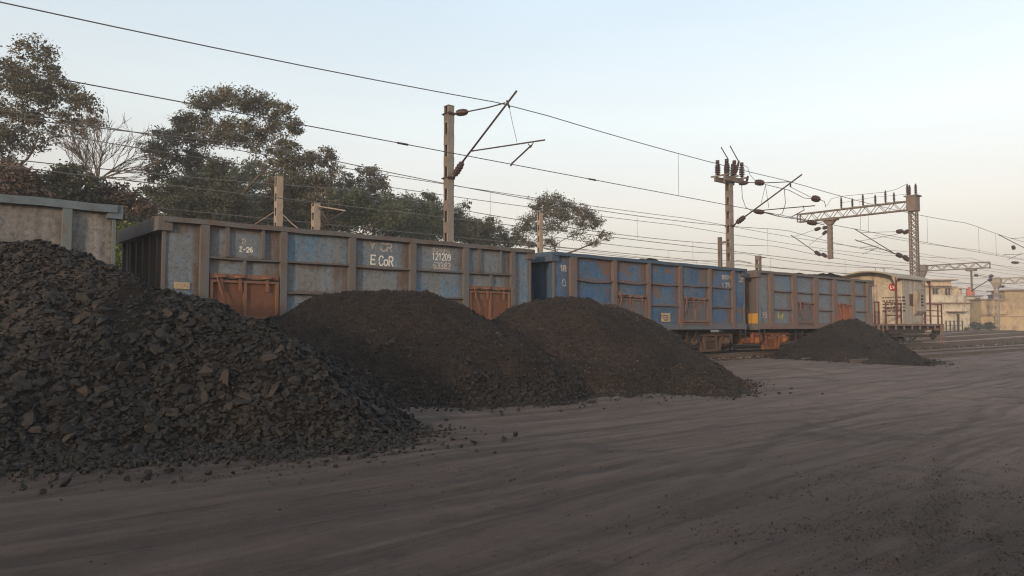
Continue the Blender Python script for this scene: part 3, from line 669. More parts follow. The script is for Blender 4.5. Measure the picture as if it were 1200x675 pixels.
    for sg in (-1, 1):
        sl = MB(); sl.box(-Lh + .02, Lh - .02, *sorted((sg * 1.47, sg * 1.572)), SILL0, SILL1 - .002)
        sl.box(-Lh + .02, Lh - .02, *sorted((sg * 1.572, sg * 1.59)), SILL0 - .004, SILL0 + .018)
        sl.build('sole_bar', mats[4] if len(mats) > 4 else cm, root)
    # extra small stiffeners
    if minis:
        for s_, z0, z1, wd in minis: x = s_ - mid; mm = MB(); mm.box(x - wd / 2, x + wd / 2, -1.575, -1.485, z0, z1); mm.build('stiffener', fm, root)
    # doors
    for b, (z0, z1, kind) in doors.items():
        x0, x1 = edges[b] + wid[b] / 2 + .03, edges[b + 1] - wid[b + 1] / 2 - .03; hm = M['door_frame_' + kind]
        d = MB(); sheet(d, x0, x1, z0, z1, y=ysheet - .03, r=.5)
        door = d.build('door', M['door_' + kind], root, fix=False)
        e_ = MB()
        for (a0, a1, c0, c1) in ((x0, x1, z1 - .05, z1), (x0, x1, z0, z0 + .06), (x0, x0 + .06, z0 + .06, z1 - .05), (x1 - .06, x1, z0 + .06, z1 - .05), ((x0 + x1) / 2 - .03, (x0 + x1) / 2 + .03, z0 + .06, z1 - .05)):
            e_.box(a0, a1, -1.575, -1.50, c0, c1)
        e_.box(x0 - .02, x1 + .02, -1.60, -1.575, z0 - .075, z0 - .035)
        e_.build('door_frame', hm, door)
        hg = MB(); hz = z1 + .03
        hg.box(x0, x1, -1.56, -1.50, hz, hz + .10)
        for k in (.15, .42, .82):
            xx = x0 + (x1 - x0) * k; hg.box(xx - .09, xx + .09, -1.60, -1.56, hz + .005, hz + .085); hg.tube([(xx - .12, -1.61, hz + .03), (xx + .12, -1.61, hz + .03)], .022, 8)
            hg.box(xx - .03, xx + .03, -1.595, -1.576, z1 - .22, hz)
        hg.tube([(x0 + .1, -1.615, hz + .09), (x0 + .28, -1.62, z1 - .45), (x0 + .30, -1.615, z1 - .62)], .012, 6)
        hg.build('hinge', hm, door)
    # running gear
    ug = MB(); ug.box(-Lh + .3, Lh - .3, -.22, .22, .36, .60)
    for k in range(-3, 4): ug.box(k * 1.25 - .05, k * 1.25 + .05, -1.46, 1.46, .50, .60)
    ug.tube([(-.9, -.75, .34), (.2, -.75, .34)], .17, 14); ug.box(1.0, 1.9, -.95, -.55, .26, .48); ug.tube([(-2.4, -1.25, .30), (2.4, -1.25, .36)], .022, 6)
    for k in (-1.7, 1.7): ug.bar((k, -1.3, .55), (k, -1.25, .05), .05, .05); ug.bar((k + .5, -1.35, .55), (k + .3, -1.3, .12), .04, .04)
    ug.build('underframe', M['steel_dark'], root)
    for q, bm_ in ((-1, bogie_mats[0]), (1, bogie_mats[1])): bogie(root, q * (Lh - 1.63), M[bm_])
    for q in (-1, 1):
        c = MB(); c.box(min(q * (Lh - .2), q * (Lh + .38)), max(q * (Lh - .2), q * (Lh + .38)), -.11, .11, .62, .84)
        c.box(min(q * (Lh + .24), q * (Lh + .44)), max(q * (Lh + .24), q * (Lh + .44)), -.22, .16, .55, .92)
        c.tube([(q * (Lh + .02), -.55, .62), (q * (Lh + .14), -.55, .35), (q * (Lh + .26), -.5, .16), (q * (Lh + .44), -.42, .13)], .03, 8)
        c.build('coupler', M['steel_dark'], root)
        st = MB(); x = q * (Lh - .05)
        st.tube([(x, -1.55, .52), (x, -1.55, .08)], .02, 6); st.tube([(x - q * .35, -1.55, .52), (x - q * .35, -1.55, .08)], .02, 6)
        st.tube([(x, -1.55, .09), (x - q * .35, -1.55, .09)], .02, 6); st.tube([(x, -1.55, .32), (x - q * .35, -1.55, .32)], .02, 6)
        st.tube([(x, -1.62, .80), (x, -1.66, .85), (x, -1.66, 1.3), (x, -1.62, 1.35)], .014, 6)
        st.build('foot_step', M['steel_dark'], root)
    root['mid'] = mid
    return root, Frame(T(mid, 1.6, RT + LIFT), ANG), surf, mid

def pm_(px, wpx, py=345): # post centre and width from where it stands
    a, b = sx(px - wpx / 2), sx(px + wpx / 2); return ((a + b) / 2, b - a)
GR = (.10, .095, .095)
M['p1'] = panelmat('wagon_sheet_beige_grey', (.165, .165, .165), (.20, .19, .18), (.085, .08, .08), (.12, .085, .065), .22, (.23, .21, .195), .7)
M['p2'] = panelmat('wagon_sheet_faded_blue', (.085, .165, .255), (.135, .17, .205), (.15, .145, .14), (.12, .068, .05), .50, (.165, .155, .15), .5)
M['p3'] = panelmat('wagon_sheet_blue', (.022, .085, .20), (.035, .105, .215), (.075, .105, .145), (.17, .085, .055), .48, (.12, .13, .145), .35)
M['p4'] = panelmat('wagon_sheet_grey_blue', (.078, .155, .25), (.115, .155, .20), (.15, .145, .14), (.16, .075, .05), .45, (.175, .16, .15), .5)
M['f1'] = weathered('wagon_frame_teal_grey', (.12, .15, .165), (.15, .15, .14), (.13, .09, .065), .35, 2)
M['f2'] = weathered('wagon_frame_brown', (.125, .105, .095), (.105, .12, .135), (.125, .08, .06), .5, 2.5)
M['f3'] = weathered('wagon_frame_blue_brown', (.15, .10, .08), (.08, .11, .15), (.17, .085, .055), .6, 2.5)
M['f4'] = weathered('wagon_frame_red_brown', (.155, .105, .09), (.125, .12, .12), (.20, .075, .05), .5, 2.5)
M['s3'] = weathered('wagon_sill_blue_grey', (.085, .11, .145), (.12, .12, .13), (.15, .08, .055), .4, 2)
M['c1'] = weathered('wagon_rail_slate', (.13, .165, .185), (.11, .13, .145), (.10, .08, .07), .3, 2)
M['c2'] = weathered('wagon_rail_grey', (.12, .115, .115), (.11, .095, .09), (.12, .07, .05), .5, 2)
M['c3'] = weathered('wagon_rail_blue', (.045, .085, .14), (.07, .09, .12), (.12, .075, .06), .4, 2)
M['e2'] = weathered('wagon_end_brown_grey', (.085, .075, .075), (.115, .095, .085), (.11, .07, .055), .4, 2)
M['e3'] = weathered('wagon_end_blue', (.03, .075, .15), (.05, .09, .15), (.10, .065, .055), .4, 2)
M['e4'] = weathered('wagon_end_greybrown', (.11, .085, .08), (.09, .085, .09), (.15, .07, .05), .5, 2)
M['door_rust'] = weathered('door_rust', (.165, .068, .040), (.115, .056, .038), (.21, .095, .055), .5, 2.5)
M['door_frame_rust'] = weathered('door_frame_rust', (.20, .10, .065), (.15, .085, .065), (.24, .11, .06), .5, 3)
M['door_orange'] = weathered('door_orange_rust', (.30, .085, .035), (.20, .07, .04), (.34, .13, .06), .5, 2.5)
M['door_frame_orange'] = weathered('door_frame_orange', (.24, .10, .06), (.17, .09, .065), (.3, .1, .05), .5, 3)
M['door_grey'] = weathered('door_grey', (.095, .10, .115), (.12, .11, .11), (.15, .075, .055), .45, 2.5)
M['door_frame_grey'] = weathered('door_frame_grey', (.17, .10, .08), (.12, .10, .10), (.2, .07, .05), .6, 3)
ROWS = [1.31, 2.02]
# first wagon (cut by the left edge)
W1 = wagon('beige-grey wagon with a thick slate top rail behind the largest coal heap', sx(135) - 9.85, sx(135), [pm_(76.5, 11)] + [(sx(76.5) - 1.6 * k, .16) for k in (1, 2, 3, 4)][::-1][:0], [], {}, (M['p1'], M['f1'], M['c1'], M['e2'], M['c1']), topz=2.88, seed=3, chord_h=.14, narrow=(0, 1, 2, 3, 4, 5), endbeam=.25)
# second wagon
px2 = [(239.5, 10), (332.5, 7.5), (413.2, 7.5), (484.5, 6.6), (547, 6), (602, 4)]
d2a, d2b = (.80, 1.58), (.80, 1.55)
s_ = lambda p: sx(p)
W2 = wagon('faded blue wagon with rust-red doors and white lettering E CoR', sx(190.5), sx(624.5), [pm_(a, b) for a, b in px2], [1.36, 2.02], {1: (.80, 1.58, 'rust'), 5: (.80, 1.56, 'rust')},
      (M['p2'], M['f2'], M['c2'], M['e2']), seed=5, narrow=(0, 6), dents=.010,
      minis=[(s_(266.5), 2.055, 2.66, .07), (s_(308.5), 2.055, 2.66, .06), (s_(287), 1.69, 1.985, .06), (s_(563), 2.055, 2.66, .10), (s_(588.5), 2.055, 2.66, .05), (s_(577), 1.67, 1.985, .07)])
px3 = [(673, 7), (721.3, 4.2), (761.5, 3.2), (798.6, 3.2), (833.2, 2.6), (860.5, 3.2)]
W3 = wagon('bright blue rusting wagon with grey doors, behind the third heap', sx(651), sx(875), [pm_(a, b) for a, b in px3], ROWS, {2: (.77, 1.50, 'grey'), 4: (.77, 1.50, 'grey')},
      (M['p3'], M['f3'], M['c3'], M['e3'], M['s3']), seed=8, narrow=(0, 6), dents=.030)
px4 = [(905, 4.2), (932, 5.2), (957.3, 4.6), (979.3, 4.2), (1000.6, 3.4), (1018.3, 2.2)]
W4 = wagon('grey-blue wagon with red-brown posts and an orange door, beside the brake van', sx(890), sx(1024), [pm_(a, b) for a, b in px4], ROWS, {2: (.77, 1.50, 'grey'), 4: (.77, 1.50, 'orange')},
      (M['p4'], M['f4'], M['c2'], M['e4'], M['f4']), seed=12, narrow=(0, 6), dents=.016, bogie_mats=('bogie_rust', 'bogie_rust'))
def on_side(W, px, py, o=.1):
    p = W[1](ato(px, py, o)); return p.x, p.z
def text_px(W, text, x0, y0, x1, y1, mat='white_paint', sw=.022, seed=1):
    a = on_side(W, x0, y1); b = on_side(W, x1, y1); c = on_side(W, x0, y0)
    lettering(text, a[0], a[1], b[0] - a[0], c[1] - a[1], -1.50, W[2], M[mat], W[0], sw, seed=seed)
text_px(W2, 'E', 434.8, 299, 440, 309.3, sw=.032); text_px(W2, 'CoR', 444.3, 300, 460.5, 310.8, sw=.032)
text_px(W2, 'Y', 434, 284, 438.6, 293.5, 'worn_paint', .034); text_px(W2, 'CR', 446, 285, 459, 294, 'worn_paint', .034)
text_px(W2, 'BOXNHS', 507, 291, 527, 294.8, 'worn_paint', .014)
text_px(W2, '121209', 506.8, 296.2, 527.8, 304, sw=.024); text_px(W2, '63383', 507.8, 307, 527.5, 314.5, 'worn_paint', .028)
text_px(W2, 'R', 284, 280, 287.6, 286.3, 'worn_paint', .022); text_px(W2, '~-26', 280.5, 289.3, 296, 294.8, sw=.022)
text_px(W3, 'TR'.replace('T', '1'), 657, 311, 663.5, 317.5, 'worn_paint', .04); text_px(W3, 'O', 659, 327, 662.8, 335.5, 'worn_paint', .03)
text_px(W3, 'BOXN', 846, 322.5, 856, 327, 'worn_paint', .03); text_px(W3, '1750', 846, 331.5, 857.5, 337.5, 'worn_paint', .034)
text_px(W3, 'ER', 866.5, 322, 872, 330, 'worn_paint', .04)
text_px(W4, '35', 892.5, 366, 899, 372, 'worn_paint', .04)
# plates on the wagons
M['plate_y'] = weathered('plate_yellow', (.50, .26, .04), (.42, .22, .05), (.2, .1, .04), .3, 5)
M['plate_c'] = weathered('plate_cream', (.42, .34, .22), (.36, .27, .17), (.2, .1, .06), .4, 5)
M['emblem'] = chipped('emblem_yellow', (.30, .30, .12), .62)
def plate(W, x0, y0, x1, y1, mat, name='plate', y=-1.54):
    a = on_side(W, x0, y1); b = on_side(W, x1, y0); m = MB(); m.box(a[0], b[0], y - .012, y, a[1], b[1]); return m.build(name, M[mat], W[0])
pl = plate(W3, 773.5, 367, 784, 377, 'plate_c')
a = on_side(W3, 774.5, 376, .05); b = on_side(W3, 783, 368.5, .05)
mm = MB(); flat = lambda x, z: 0
for k, tx in enumerate(('51202', '10183', '4 225')): lettering(tx, a[0], b[1] - (k + 1) * (b[1] - a[1]) / 3 + .02, b[0] - a[0], (b[1] - a[1]) / 3 - .045, -1.5525, flat, None, None, .014, flat_mb=mm)
mm.build('plate_text', M['steel_dark'], pl)
plate(W2, 203.5, 331, 222, 338.5, 'pink_patch' if 'pink_patch' in M else 'plate_c', 'patch_plate', -1.505)
x_, z_ = on_side(W4, 914.2, 370.5); m = MB()
P_ = [(x_ + .17 * math.cos(t * math.pi / 10), z_ + .17 * math.sin(t * math.pi / 10)) for t in range(21)]
for p_, q_ in zip(P_[:-1], P_[1:]): m.bar((p_[0], -1.522, p_[1]), (q_[0], -1.522, q_[1]), .012, .045, up=(0, 1, 0))
m.bar((x_ - .1, -1.522, z_ + .05), (x_, -1.522, z_ - .1), .045, .012, up=(0, 0, 1)); m.bar((x_ + .1, -1.522, z_ + .05), (x_, -1.522, z_ - .1), .045, .012, up=(0, 0, 1))
m.build('painted_emblem', M['emblem'], W4[0])
m = MB(); L4 = (sx(1024) - sx(890)) / 2; m.box(-L4 - .03, -L4 + .0, -1.52, -1.12, .62, 1.12); m.build('yellow_plate', M['plate_y'], W4[0])
# crooked latch gear on the near wagon doors
for W, px_ in ((W3, 723), (W3, 800), (W4, 934), (W4, 983)):
    x, z = on_side(W, px_, 360); m = MB(); m.tube([(x, -1.62, 1.72), (x + .03, -1.66, 1.45), (x - .04, -1.64, 1.25), (x + .02, -1.62, 1.05)], .02, 6); m.tube([(x - .1, -1.63, 1.62), (x + .35, -1.64, 1.60)], .018, 6)
    m.build('latch', M['door_frame_grey'], W[0])
# coal loads showing above the rims
def load(W, s0, s1, h, label, seed):
    mid = W[3]; nx, ny = 90, 26; xs = np.linspace(s0, s1, nx); ys = np.linspace(-1.45, 1.45, ny); X, Y = np.meshgrid(xs - mid, ys)
    e = np.clip(np.minimum(X - X.min(), X.max() - X) / 1.2, 0, 1); e2 = np.clip((1.45 - np.abs(Y)) / .7, 0, 1)
    Z = 2.45 + h * np.sqrt(e * e2) * (.75 + 1.1 * fbm(X * .8, Y * .8, 4, seed)) + fbm(X * 5, Y * 5, 3, seed + 2) * .05
    o = np_mesh('coal_load', np.stack([X, Y, Z], -1).reshape(-1, 3), grid_faces(ny, nx), M['heap1'], smooth=True); o.location = T(mid, 1.6, RT + LIFT); o.rotation_euler = (0, 0, ANG)
    return tag(o, label, 'coal load')
load(W4, sx(915), sx(1016), .50, 'dark coal heaped above the rim of the wagon beside the brake van', 5)
load(W3, sx(700), sx(872), .33, 'dark coal just showing along the rim of the bright blue wagon', 6)

for W in (W1, W2, W3, W4):           # the body rides LIFT above the level it was drawn at; the bogies stand on the rails
    for c in W[0].children:
        if not c.name.startswith('bogie'): c.location.z = LIFT
# ------------------------------------------------------------------ brake van
M['van_side'] = panelmat('van_side_cream', (.36, .32, .27), (.40, .355, .30), (.28, .245, .21), (.22, .13, .09), .25, (.25, .22, .19), .5)
M['van_end'] = panelmat('van_end_cream', (.46, .39, .31), (.48, .41, .32), (.38, .32, .26), (.22, .13, .08), .2, (.32, .27, .22), .4)
M['van_roof'] = weathered('van_roof', (.36, .30, .22), (.28, .24, .19), (.18, .12, .09), .3, 2)
M['van_red'] = weathered('van_red_oxide', (.10, .035, .03), (.14, .05, .04), (.15, .06, .04), .4, 4)
M['van_sill'] = weathered('van_sill_pink_brown', (.21, .14, .115), (.15, .105, .09), (.12, .07, .055), .4, 4)
M['sign_red'] = weathered('sign_red', (.55, .06, .04), (.48, .06, .04), (.3, .08, .05), .1, 4)
M['sign_white'] = G('sign_white').done((.75, .72, .68), .6)
M['glass_dark'] = G('window_dark').done((.03, .032, .035), .15)
a0, a1 = sx(1027), sx(1107); mid = (a0 + a1) / 2; VR = empty('brake_van', T(mid, 1.6, RT), ANG); VF = Frame(T(mid, 1.6, RT), ANG)
tag(VR, 'cream brake van with curved roof and round red LV sign', 'brake van')
L_ = (a1 - a0) / 2; b0, b1 = sx(1061) - mid, sx(1084.5) - mid; r0, r1 = sx(1052.6) - mid, sx(1092.5) - mid; FL = 1.12; EAVE = 3.38
m = MB(); m.box(-L_, L_, -1.52, 1.52, FL - .10, FL); m.box(-L_, L_, -1.12, -1.04, FL - .36, FL - .102); m.box(-L_, L_, 1.04, 1.12, FL - .36, FL - .102)
for q in (-1, 1): m.box(min(q * L_, q * (L_ - .12)), max(q * L_, q * (L_ - .12)), -1.45, 1.45, FL - .36, FL - .102)
for k in range(9): xx = -L_ + .3 + k * (2 * L_ - .6) / 8; m.box(xx - .05, xx + .05, -1.55, -1.503, FL - .30, FL - .02)
m.build('platform', M['van_sill'], VR)
def quadsheet(m, P, r=.5):
    fb = len(m.f); m.r = r; m.add(P, [(0, 1, 2, 3)]); m.uv[fb] = [(0, 0), (1, 0), (1, 1), (0, 1)]
m = MB()
for (x0, x1) in [(b0 + k * (b1 - b0) / 2, b0 + (k + 1) * (b1 - b0) / 2) for k in range(2)]:
    quadsheet(m, [(x0, -1.45, FL), (x1, -1.45, FL), (x1, -1.45, EAVE + .05), (x0, -1.45, EAVE + .05)], .3 + .3 * (x0 > b0 + .1))
m.build('side_wall', M['van_side'], VR, fix=False)
m = MB(); quadsheet(m, [(b0, 1.45, FL), (b0, 1.45, EAVE + .05), (b1, 1.45, EAVE + .05), (b1, 1.45, FL)], .4); m.build('side_wall', M['van_side'], VR, fix=False)
for x in (b0, b1):
    m = MB()
    for k in range(4):
        y0, y1 = -1.45 + k * .725, -1.45 + (k + 1) * .725; z0, z1 = EAVE + .03 + .42 * (1 - (y0 / 1.55) ** 2), EAVE + .03 + .42 * (1 - (y1 / 1.55) ** 2)
        quadsheet(m, [(x, y0, FL), (x, y1, FL), (x, y1, z1), (x, y0, z0)], .2 + .2 * k)
    m.build('end_wall', M['van_end'], VR, fix=False)
m = MB(); prof = [(y, EAVE + .05 + .38 * (1 - (y / 1.62) ** 2)) for y in np.linspace(-1.62, 1.62, 15)]
poly = prof + [(y, z - .07) for y, z in prof[::-1]]
n = len(prof)
vs = [(r0 - .02, y, z) for y, z in poly] + [(r1, y, z) for y, z in poly]; NN = 2 * n
m.add(vs, [(i, (i + 1) % NN, (i + 1) % NN + NN, i + NN) for i in range(NN)] + [(i, i + 1, NN - 2 - i, NN - 1 - i) for i in range(n - 1)] + [(NN + i + 1, NN + i, 2 * NN - 1 - i, 2 * NN - 2 - i) for i in range(n - 1)])
# end valance under the roof with sloping corners
for x in (r0, r1 - .03): m.prism([(-1.60, EAVE + .02), (-1.45, EAVE - .30), (-1.30, EAVE + .06), (-1.30, EAVE + .12)], 'x', x, x + .03)
m.tube([(r0 + .6, -.3, EAVE + .45), (r0 + .6, -.3, EAVE + .62), (r0 + 1.6, -.3, EAVE + .62), (r0 + 1.6, -.3, EAVE + .45)], .022, 6)
rf = m.build('roof', M['van_roof'], VR)
m = MB()
for x in (r0 + .03, r1 - .06):
    for y in (-1.50, 1.50): m.box(x - .035, x + .035, y - .035, y + .035, FL, EAVE + .10)
m.build('roof_post', M['van_red'], VR)
def rail_(pts_posts, x0, x1, y, hs, top=1.05):
    m = MB()
    for x in pts_posts: m.box(x - .03, x + .03, y - .03, y + .03, FL, FL + top)
    for h in hs: m.box(x0, x1, y - .022, y + .022, FL + h - .025, FL + h + .025)
    return m
rail_([-L_ + .1, -L_ + .55], -L_ + .1, -L_ + .62, -1.46, (.55, 1.02)).build('railing', M['van_red'], VR)
xa = sx(1041) - mid; xb = sx(1059.5) - mid
rail_([xa, xb - .05], xa, xb, -1.46, (.40, .72, 1.02)).build('railing', M['van_red'], VR)
rail_([b1 + .25, L_ - .65, L_ - .12], b1 + .2, L_ - .1, -1.46, (.42, .70, 1.05)).build('railing', M['van_red'], VR)
rail_([-L_ + .1, -1, L_ - .12], -L_ + .1, L_ - .1, 1.46, (.42, .70, 1.05)).build('railing', M['van_red'], VR)
m = MB(); m.box(b0 - .035, b0 - .003, -.2, .55, FL + .02, FL + 1.95); dr = m.build('door', M['van_end'], VR)
m = MB()
for (y0, y1, z0, z1) in ((-.24, -.2, 0, 2.0), (.55, .59, 0, 2.0), (-.24, .59, 1.96, 2.0)): m.box(b0 - .05, b0 - .002, y0, y1, FL + z0, FL + z1)
m.tube([(b0 - .06, .42, FL + .9), (b0 - .09, .42, FL + .95), (b0 - .09, .42, FL + 1.15), (b0 - .06, .42, FL + 1.2)], .015, 6); m.build('door_frame', M['van_side'], dr)
# the round sign, letters LV, and rows of small writing
p = VF(ats(1046, 336.5, mid + b0 - .03)); yy, zz = p.y, p.z
m = MB(); m.tube([(b0 - .012, yy, zz), (b0 - .03, yy, zz)], .19, 28); sg = m.build('round_sign', M['sign_red'], VR)
m = MB()
for ch, y0 in (('L', yy + .105), ('V', yy - .01)):
    for st in GL[ch]:
        for p_, q_ in zip(st[:-1], st[1:]): m.bar((b0 - .034, y0 - p_[0] * .095, zz - .075 + p_[1] * .1), (b0 - .034, y0 - q_[0] * .095, zz - .075 + q_[1] * .1), .03, .006, up=(1, 0, 0))
m.build('sign_letters', M['sign_white'], sg)
m = MB(); rn = random.Random(4)
for k in range(5):
    y = yy + .52; z = zz - .52 - k * .17
    while y > yy - .52:
        wd = rn.uniform(.05, .16); m.box(b0 - .008, b0 - .003, y - wd, y, z - .035, z + .035); y -= wd + .05
m.build('small_writing', M['steel_dark'], VR)
# bay window box on the side
c0, c1 = sx(1073.5) - mid, sx(1083.5) - mid
m = MB(); m.prism([(-1.45, 1.54), (-1.66, 1.76), (-1.66, 2.72), (-1.45, 2.87)], 'x', c0, c1); by = m.build('bay', M['van_side'], VR)
m = MB()
for k in range(4): m.box(c0 + .45, c0 + .75, -1.668, -1.662, 2.02 + k * .16, 2.12 + k * .16)
m.build('small_writing', M['steel_dark'], by)
m = MB(); m.box(c0 - .42, c0 - .10, -1.47, -1.452, 2.10, 2.58); wn = m.build('window', M['glass_dark'], VR)
m = MB(); m.box(c0 - .47, c0 - .06, -1.485, -1.453, 2.58, 2.63); m.box(c0 - .47, c0 - .42, -1.48, -1.453, 2.08, 2.58); m.box(c0 - .10, c0 - .06, -1.48, -1.453, 2.08, 2.58); m.box(c0 - .47, c0 - .06, -1.49, -1.453, 2.04, 2.08); m.build('window_frame', M['van_red'], wn)
m = MB(); m.box(-L_ + .5, L_ - .5, -.2, .2, .6, 1.0); m.box(-2.2, 2.2, -1.3, -1.2, .62, .9); m.bar((-1.9, -1.28, .52), (1.9, -1.28, .52), .05, .12); m.bar((-1.9, -1.28, .20), (1.9, -1.28, .20), .05, .08)
for k in (-.5, .5): m.bar((k, -1.28, .5), (k * .4, -1.28, .2), .06, .06)
m.bar((-1.6, -1.2, .52), (-.4, -1.2, .15), .06, .06); m.bar((1.6, -1.2, .52), (.4, -1.2, .15), .06, .06)
m.tube([(-.4, -.8, .32), (.4, -.8, .32)], .16, 12); m.build('underframe', M['steel_dark'], VR)
WX = sx(1087, .75) - mid
for x in (WX, -WX + .15):
    ax = MB()
    for sy in (-1, 1):
        ax.prism([(x - .30, .60), (x - .14, .26), (x + .14, .26), (x + .30, .60)], 'y', *sorted((sy * 1.02, sy * 1.08)))
        for j in range(4): ax.box(x - .55 + j * .09, x + .55 - j * .09, *sorted((sy * 1.09, sy * 1.19)), .56 - j * .03, .585 - j * .03)
        ax.tube([(x, sy * .95, .46), (x, sy * 1.22, .46)], .11, 12)
    g_ = ax.build('axle_guard', M['steel_dark'], VR)
    wm = MB(); wm.tube([(x, -.95, .46), (x, .95, .46)], .08, 10)
    for sy in (-1, 1): wm.lathe((x, sy * .79 - .075, .46), (0, 1, 0), [(0, .30), (0, .455), (.03, .46), (.11, .465), (.112, .49), (.15, .49), (.15, .3)], 28)
    wm.build('wheel', M['wheel_van'], g_)
for q in (-1, 1):
    m = MB(); m.box(min(q * L_, q * (L_ + .4)), max(q * L_, q * (L_ + .4)), -.15, .12, .6, .85)
    for y in (-.98, .98): m.tube([(q * L_, y, .72), (q * (L_ + .38), y, .72)], .07, 10); m.tube([(q * (L_ + .38), y, .72), (q * (L_ + .43), y, .72)], .22, 16)
    m.build('coupler', M['steel_dark'], VR)
for x in (-L_ + .55, L_ - .4):
    m = MB()
    for xx in (x - .2, x + .2): m.box(xx - .02, xx + .02, -1.58, -1.54, .1, FL - .1)
    for z in (.12, .40): m.box(x - .2, x + .2, -1.66, -1.44, z - .02, z + .02)
    m.build('foot_step', M['van_sill'], VR)
# ------------------------------------------------------------------ overhead electric line
def insul(m, p, q, r=.10, nd=5):
    p, q = Vector(p), Vector(q); L = (q - p).length; prof = [(0, .035)]
    for k in range(nd):
        a = L * (.08 + .84 * k / nd); b = L * (.08 + .84 * (k + .55) / nd); rr = r * (1 if 0 < k < nd - 1 else .85)
        prof += [(a, .05), (a + .006, rr), (b, rr * .93), (b + .006, .05)]
    prof += [(L, .035)]; m.lathe(p, q - p, prof, 10)
def mast_root(s, o, label, cat='overhead line mast', group='masts of the overhead electric line', name='overhead_mast', sink=.3):
    base = T(s, o, gz(s, o) - sink * 0); r = empty(name, base, ANG); tag(r, label, cat, group); return r, Frame(base, ANG)
def batten_post(r, h, w=.26, d=.24, mat='mast', step=.62, gap=.30, mat2=None, z0=-.3, each=True):
    for sy in (-1, 1):
        m = MB(); ya, yb = sorted((sy * w / 2, sy * (w / 2 - .012))); m.box(-d / 2, d / 2, ya, yb, z0, h)
        for xx in (-d / 2, d / 2 - .012): m.box(xx, xx + .012, *sorted((sy * (w / 2 - .013), sy * (w / 2 - .07))), z0, h)
        m.build('post_channel', M[mat2 or mat] if sy < 0 else M[mat], r)
    m = MB(); z = .6; k = 0
    while z < h - .1:
        for q in (-1, 1): xa, xb = sorted((q * d / 2, q * (d / 2 + .010))); m.box(xa, xb, -w / 2 + .003, w / 2 - .003, z, min(z + gap, h - .02))
        if each: m.build('batten_plate', M[mat], r); m = MB()
        z += step
    m.box(-d / 2 - .01, d / 2 + .01, -w / 2 - .01, w / 2 + .01, h, h + .02)
    m.build('cap_plate' if each else 'batten_plates', M[mat], r)
def px_tube(r, fr, s, pts, rad, name, mat='tube', n=8):
    m = MB(); m.tube([fr(ats(x, y, s)) for x, y in pts], rad, n); return m.build(name, M[mat], r)
def px_ins(r, fr, s, a, b, rad=.11, nd=5):
    m = MB(); insul(m, fr(ats(*a, s)), fr(ats(*b, s)), rad, nd); return m.build('insulator', M['insul'], r)
# --- nearest mast, behind the faded wagon
S1, _ = so_of(ato(526, 200, 4.4)); r, fr = mast_root(S1, 4.4, 'tall mast with ladder-like openings and a single cantilever arm, behind the faded blue wagon')
H_ = ats(526, 125, S1).z - gz(S1, 4.4); batten_post(r, H_, .25, .23, 'mast', .72, .34, 'mast_grey')
px_tube(r, fr, S1, [(532, 134), (537, 133)], .03, 'bracket'); px_ins(r, fr, S1, (535.5, 132.5), (548, 131), .115)
px_tube(r, fr, S1, [(547, 131), (572, 126), (592, 120.5)], .022, 'stay_tube')
px_tube(r, fr, S1, [(531, 209), (533.5, 205)], .04, 'bracket'); px_ins(r, fr, S1, (532.5, 206), (543, 188.5), .115)
px_tube(r, fr, S1, [(542.5, 189), (605.5, 106.5)], .030, 'bracket_tube')
px_tube(r, fr, S1, [(553, 177), (638.5, 164)], .022, 'register_tube')
px_tube(r, fr, S1, [(596.5, 124), (601, 146), (606, 167)], .008, 'stay_wire', 'wire', 5)
px_tube(r, fr, S1, [(619, 168.5), (622, 173), (625, 167)], .014, 'clip')
px_tube(r, fr, S1, [(623, 170), (599.5, 192), (598.5, 194.5)], .024, 'steady_arm')
px_tube(r, fr, S1, [(594, 118), (597, 126)], .030, 'clamp')
m = MB(); 
for y in (134, 209): z = fr(ats(526, y, S1)).z; m.box(-.14, .14, -.16, -.13, z - .04, z + .04); m.box(-.14, .14, .13, .16, z - .04, z + .04); m.tube([(-.155, -.3, z), (-.155, .2, z)], .014, 6)
m.build('clamp', M['tube'], r)
# --- second mast, behind the bright blue wagon, with isolator gear on top
S2, _ = so_of(ato(855, 260, 4.4)); r, fr = mast_root(S2, 4.4, 'rust-stained mast with switch gear on top, behind the bright blue wagon')
H_ = ats(856, 212, S2).z - gz(S2, 4.4); batten_post(r, H_, .27, .26, 'mast', .66, .32, 'mast_grey')
m = MB(); zt = fr(ats(855, 209, S2)).z
m.box(-.78, .78, -.30, -.20, zt - .20, zt + .02); m.box(-.78, .78, .20, .30, zt - .20, zt + .02)
for k in (-.7, 0, .7): m.box(k - .05, k + .05, -.5, .5, zt + .02, zt + .08)
m.box(-.2, .2, -.2, .2, zt - .22, zt + .0)
m.build('platform', M['mast'], r)
for (x, y) in ((-.62, .2), (-.55, -.25), (-.02, .1), (.0, -.3), (.58, .15), (.66, -.28)):
    m = MB(); insul(m, (x, y, zt + .08), (x * .98, y, zt + .68), .135, 6); m.tube([(x, y, zt + .64), (x, y, zt + .80)], .09, 8); m.build('insulator', M['insul'], r)
px_tube(r, fr, S2, [(845, 172.5), (853, 186)], .026, 'horn'); px_tube(r, fr, S2, [(855.5, 171), (866, 190)], .026, 'horn')
px_ins(r, fr, S2, (863, 202), (866, 188), .06); px_tube(r, fr, S2, [(868, 192), (876, 196), (879, 205), (886, 213)], .012, 'jumper_wire', 'wire')
px_ins(r, fr, S2, (866, 215), (877, 214), .11, 4); px_ins(r, fr, S2, (875, 213), (876.5, 206), .07, 3)
px_tube(r, fr, S2, [(876, 214), (886, 214)], .02, 'stay_tube'); px_ins(r, fr, S2, (885, 213.5), (896, 214.5), .15, 4)
px_tube(r, fr, S2, [(896, 214.3), (926, 213)], .02, 'stay_tube')
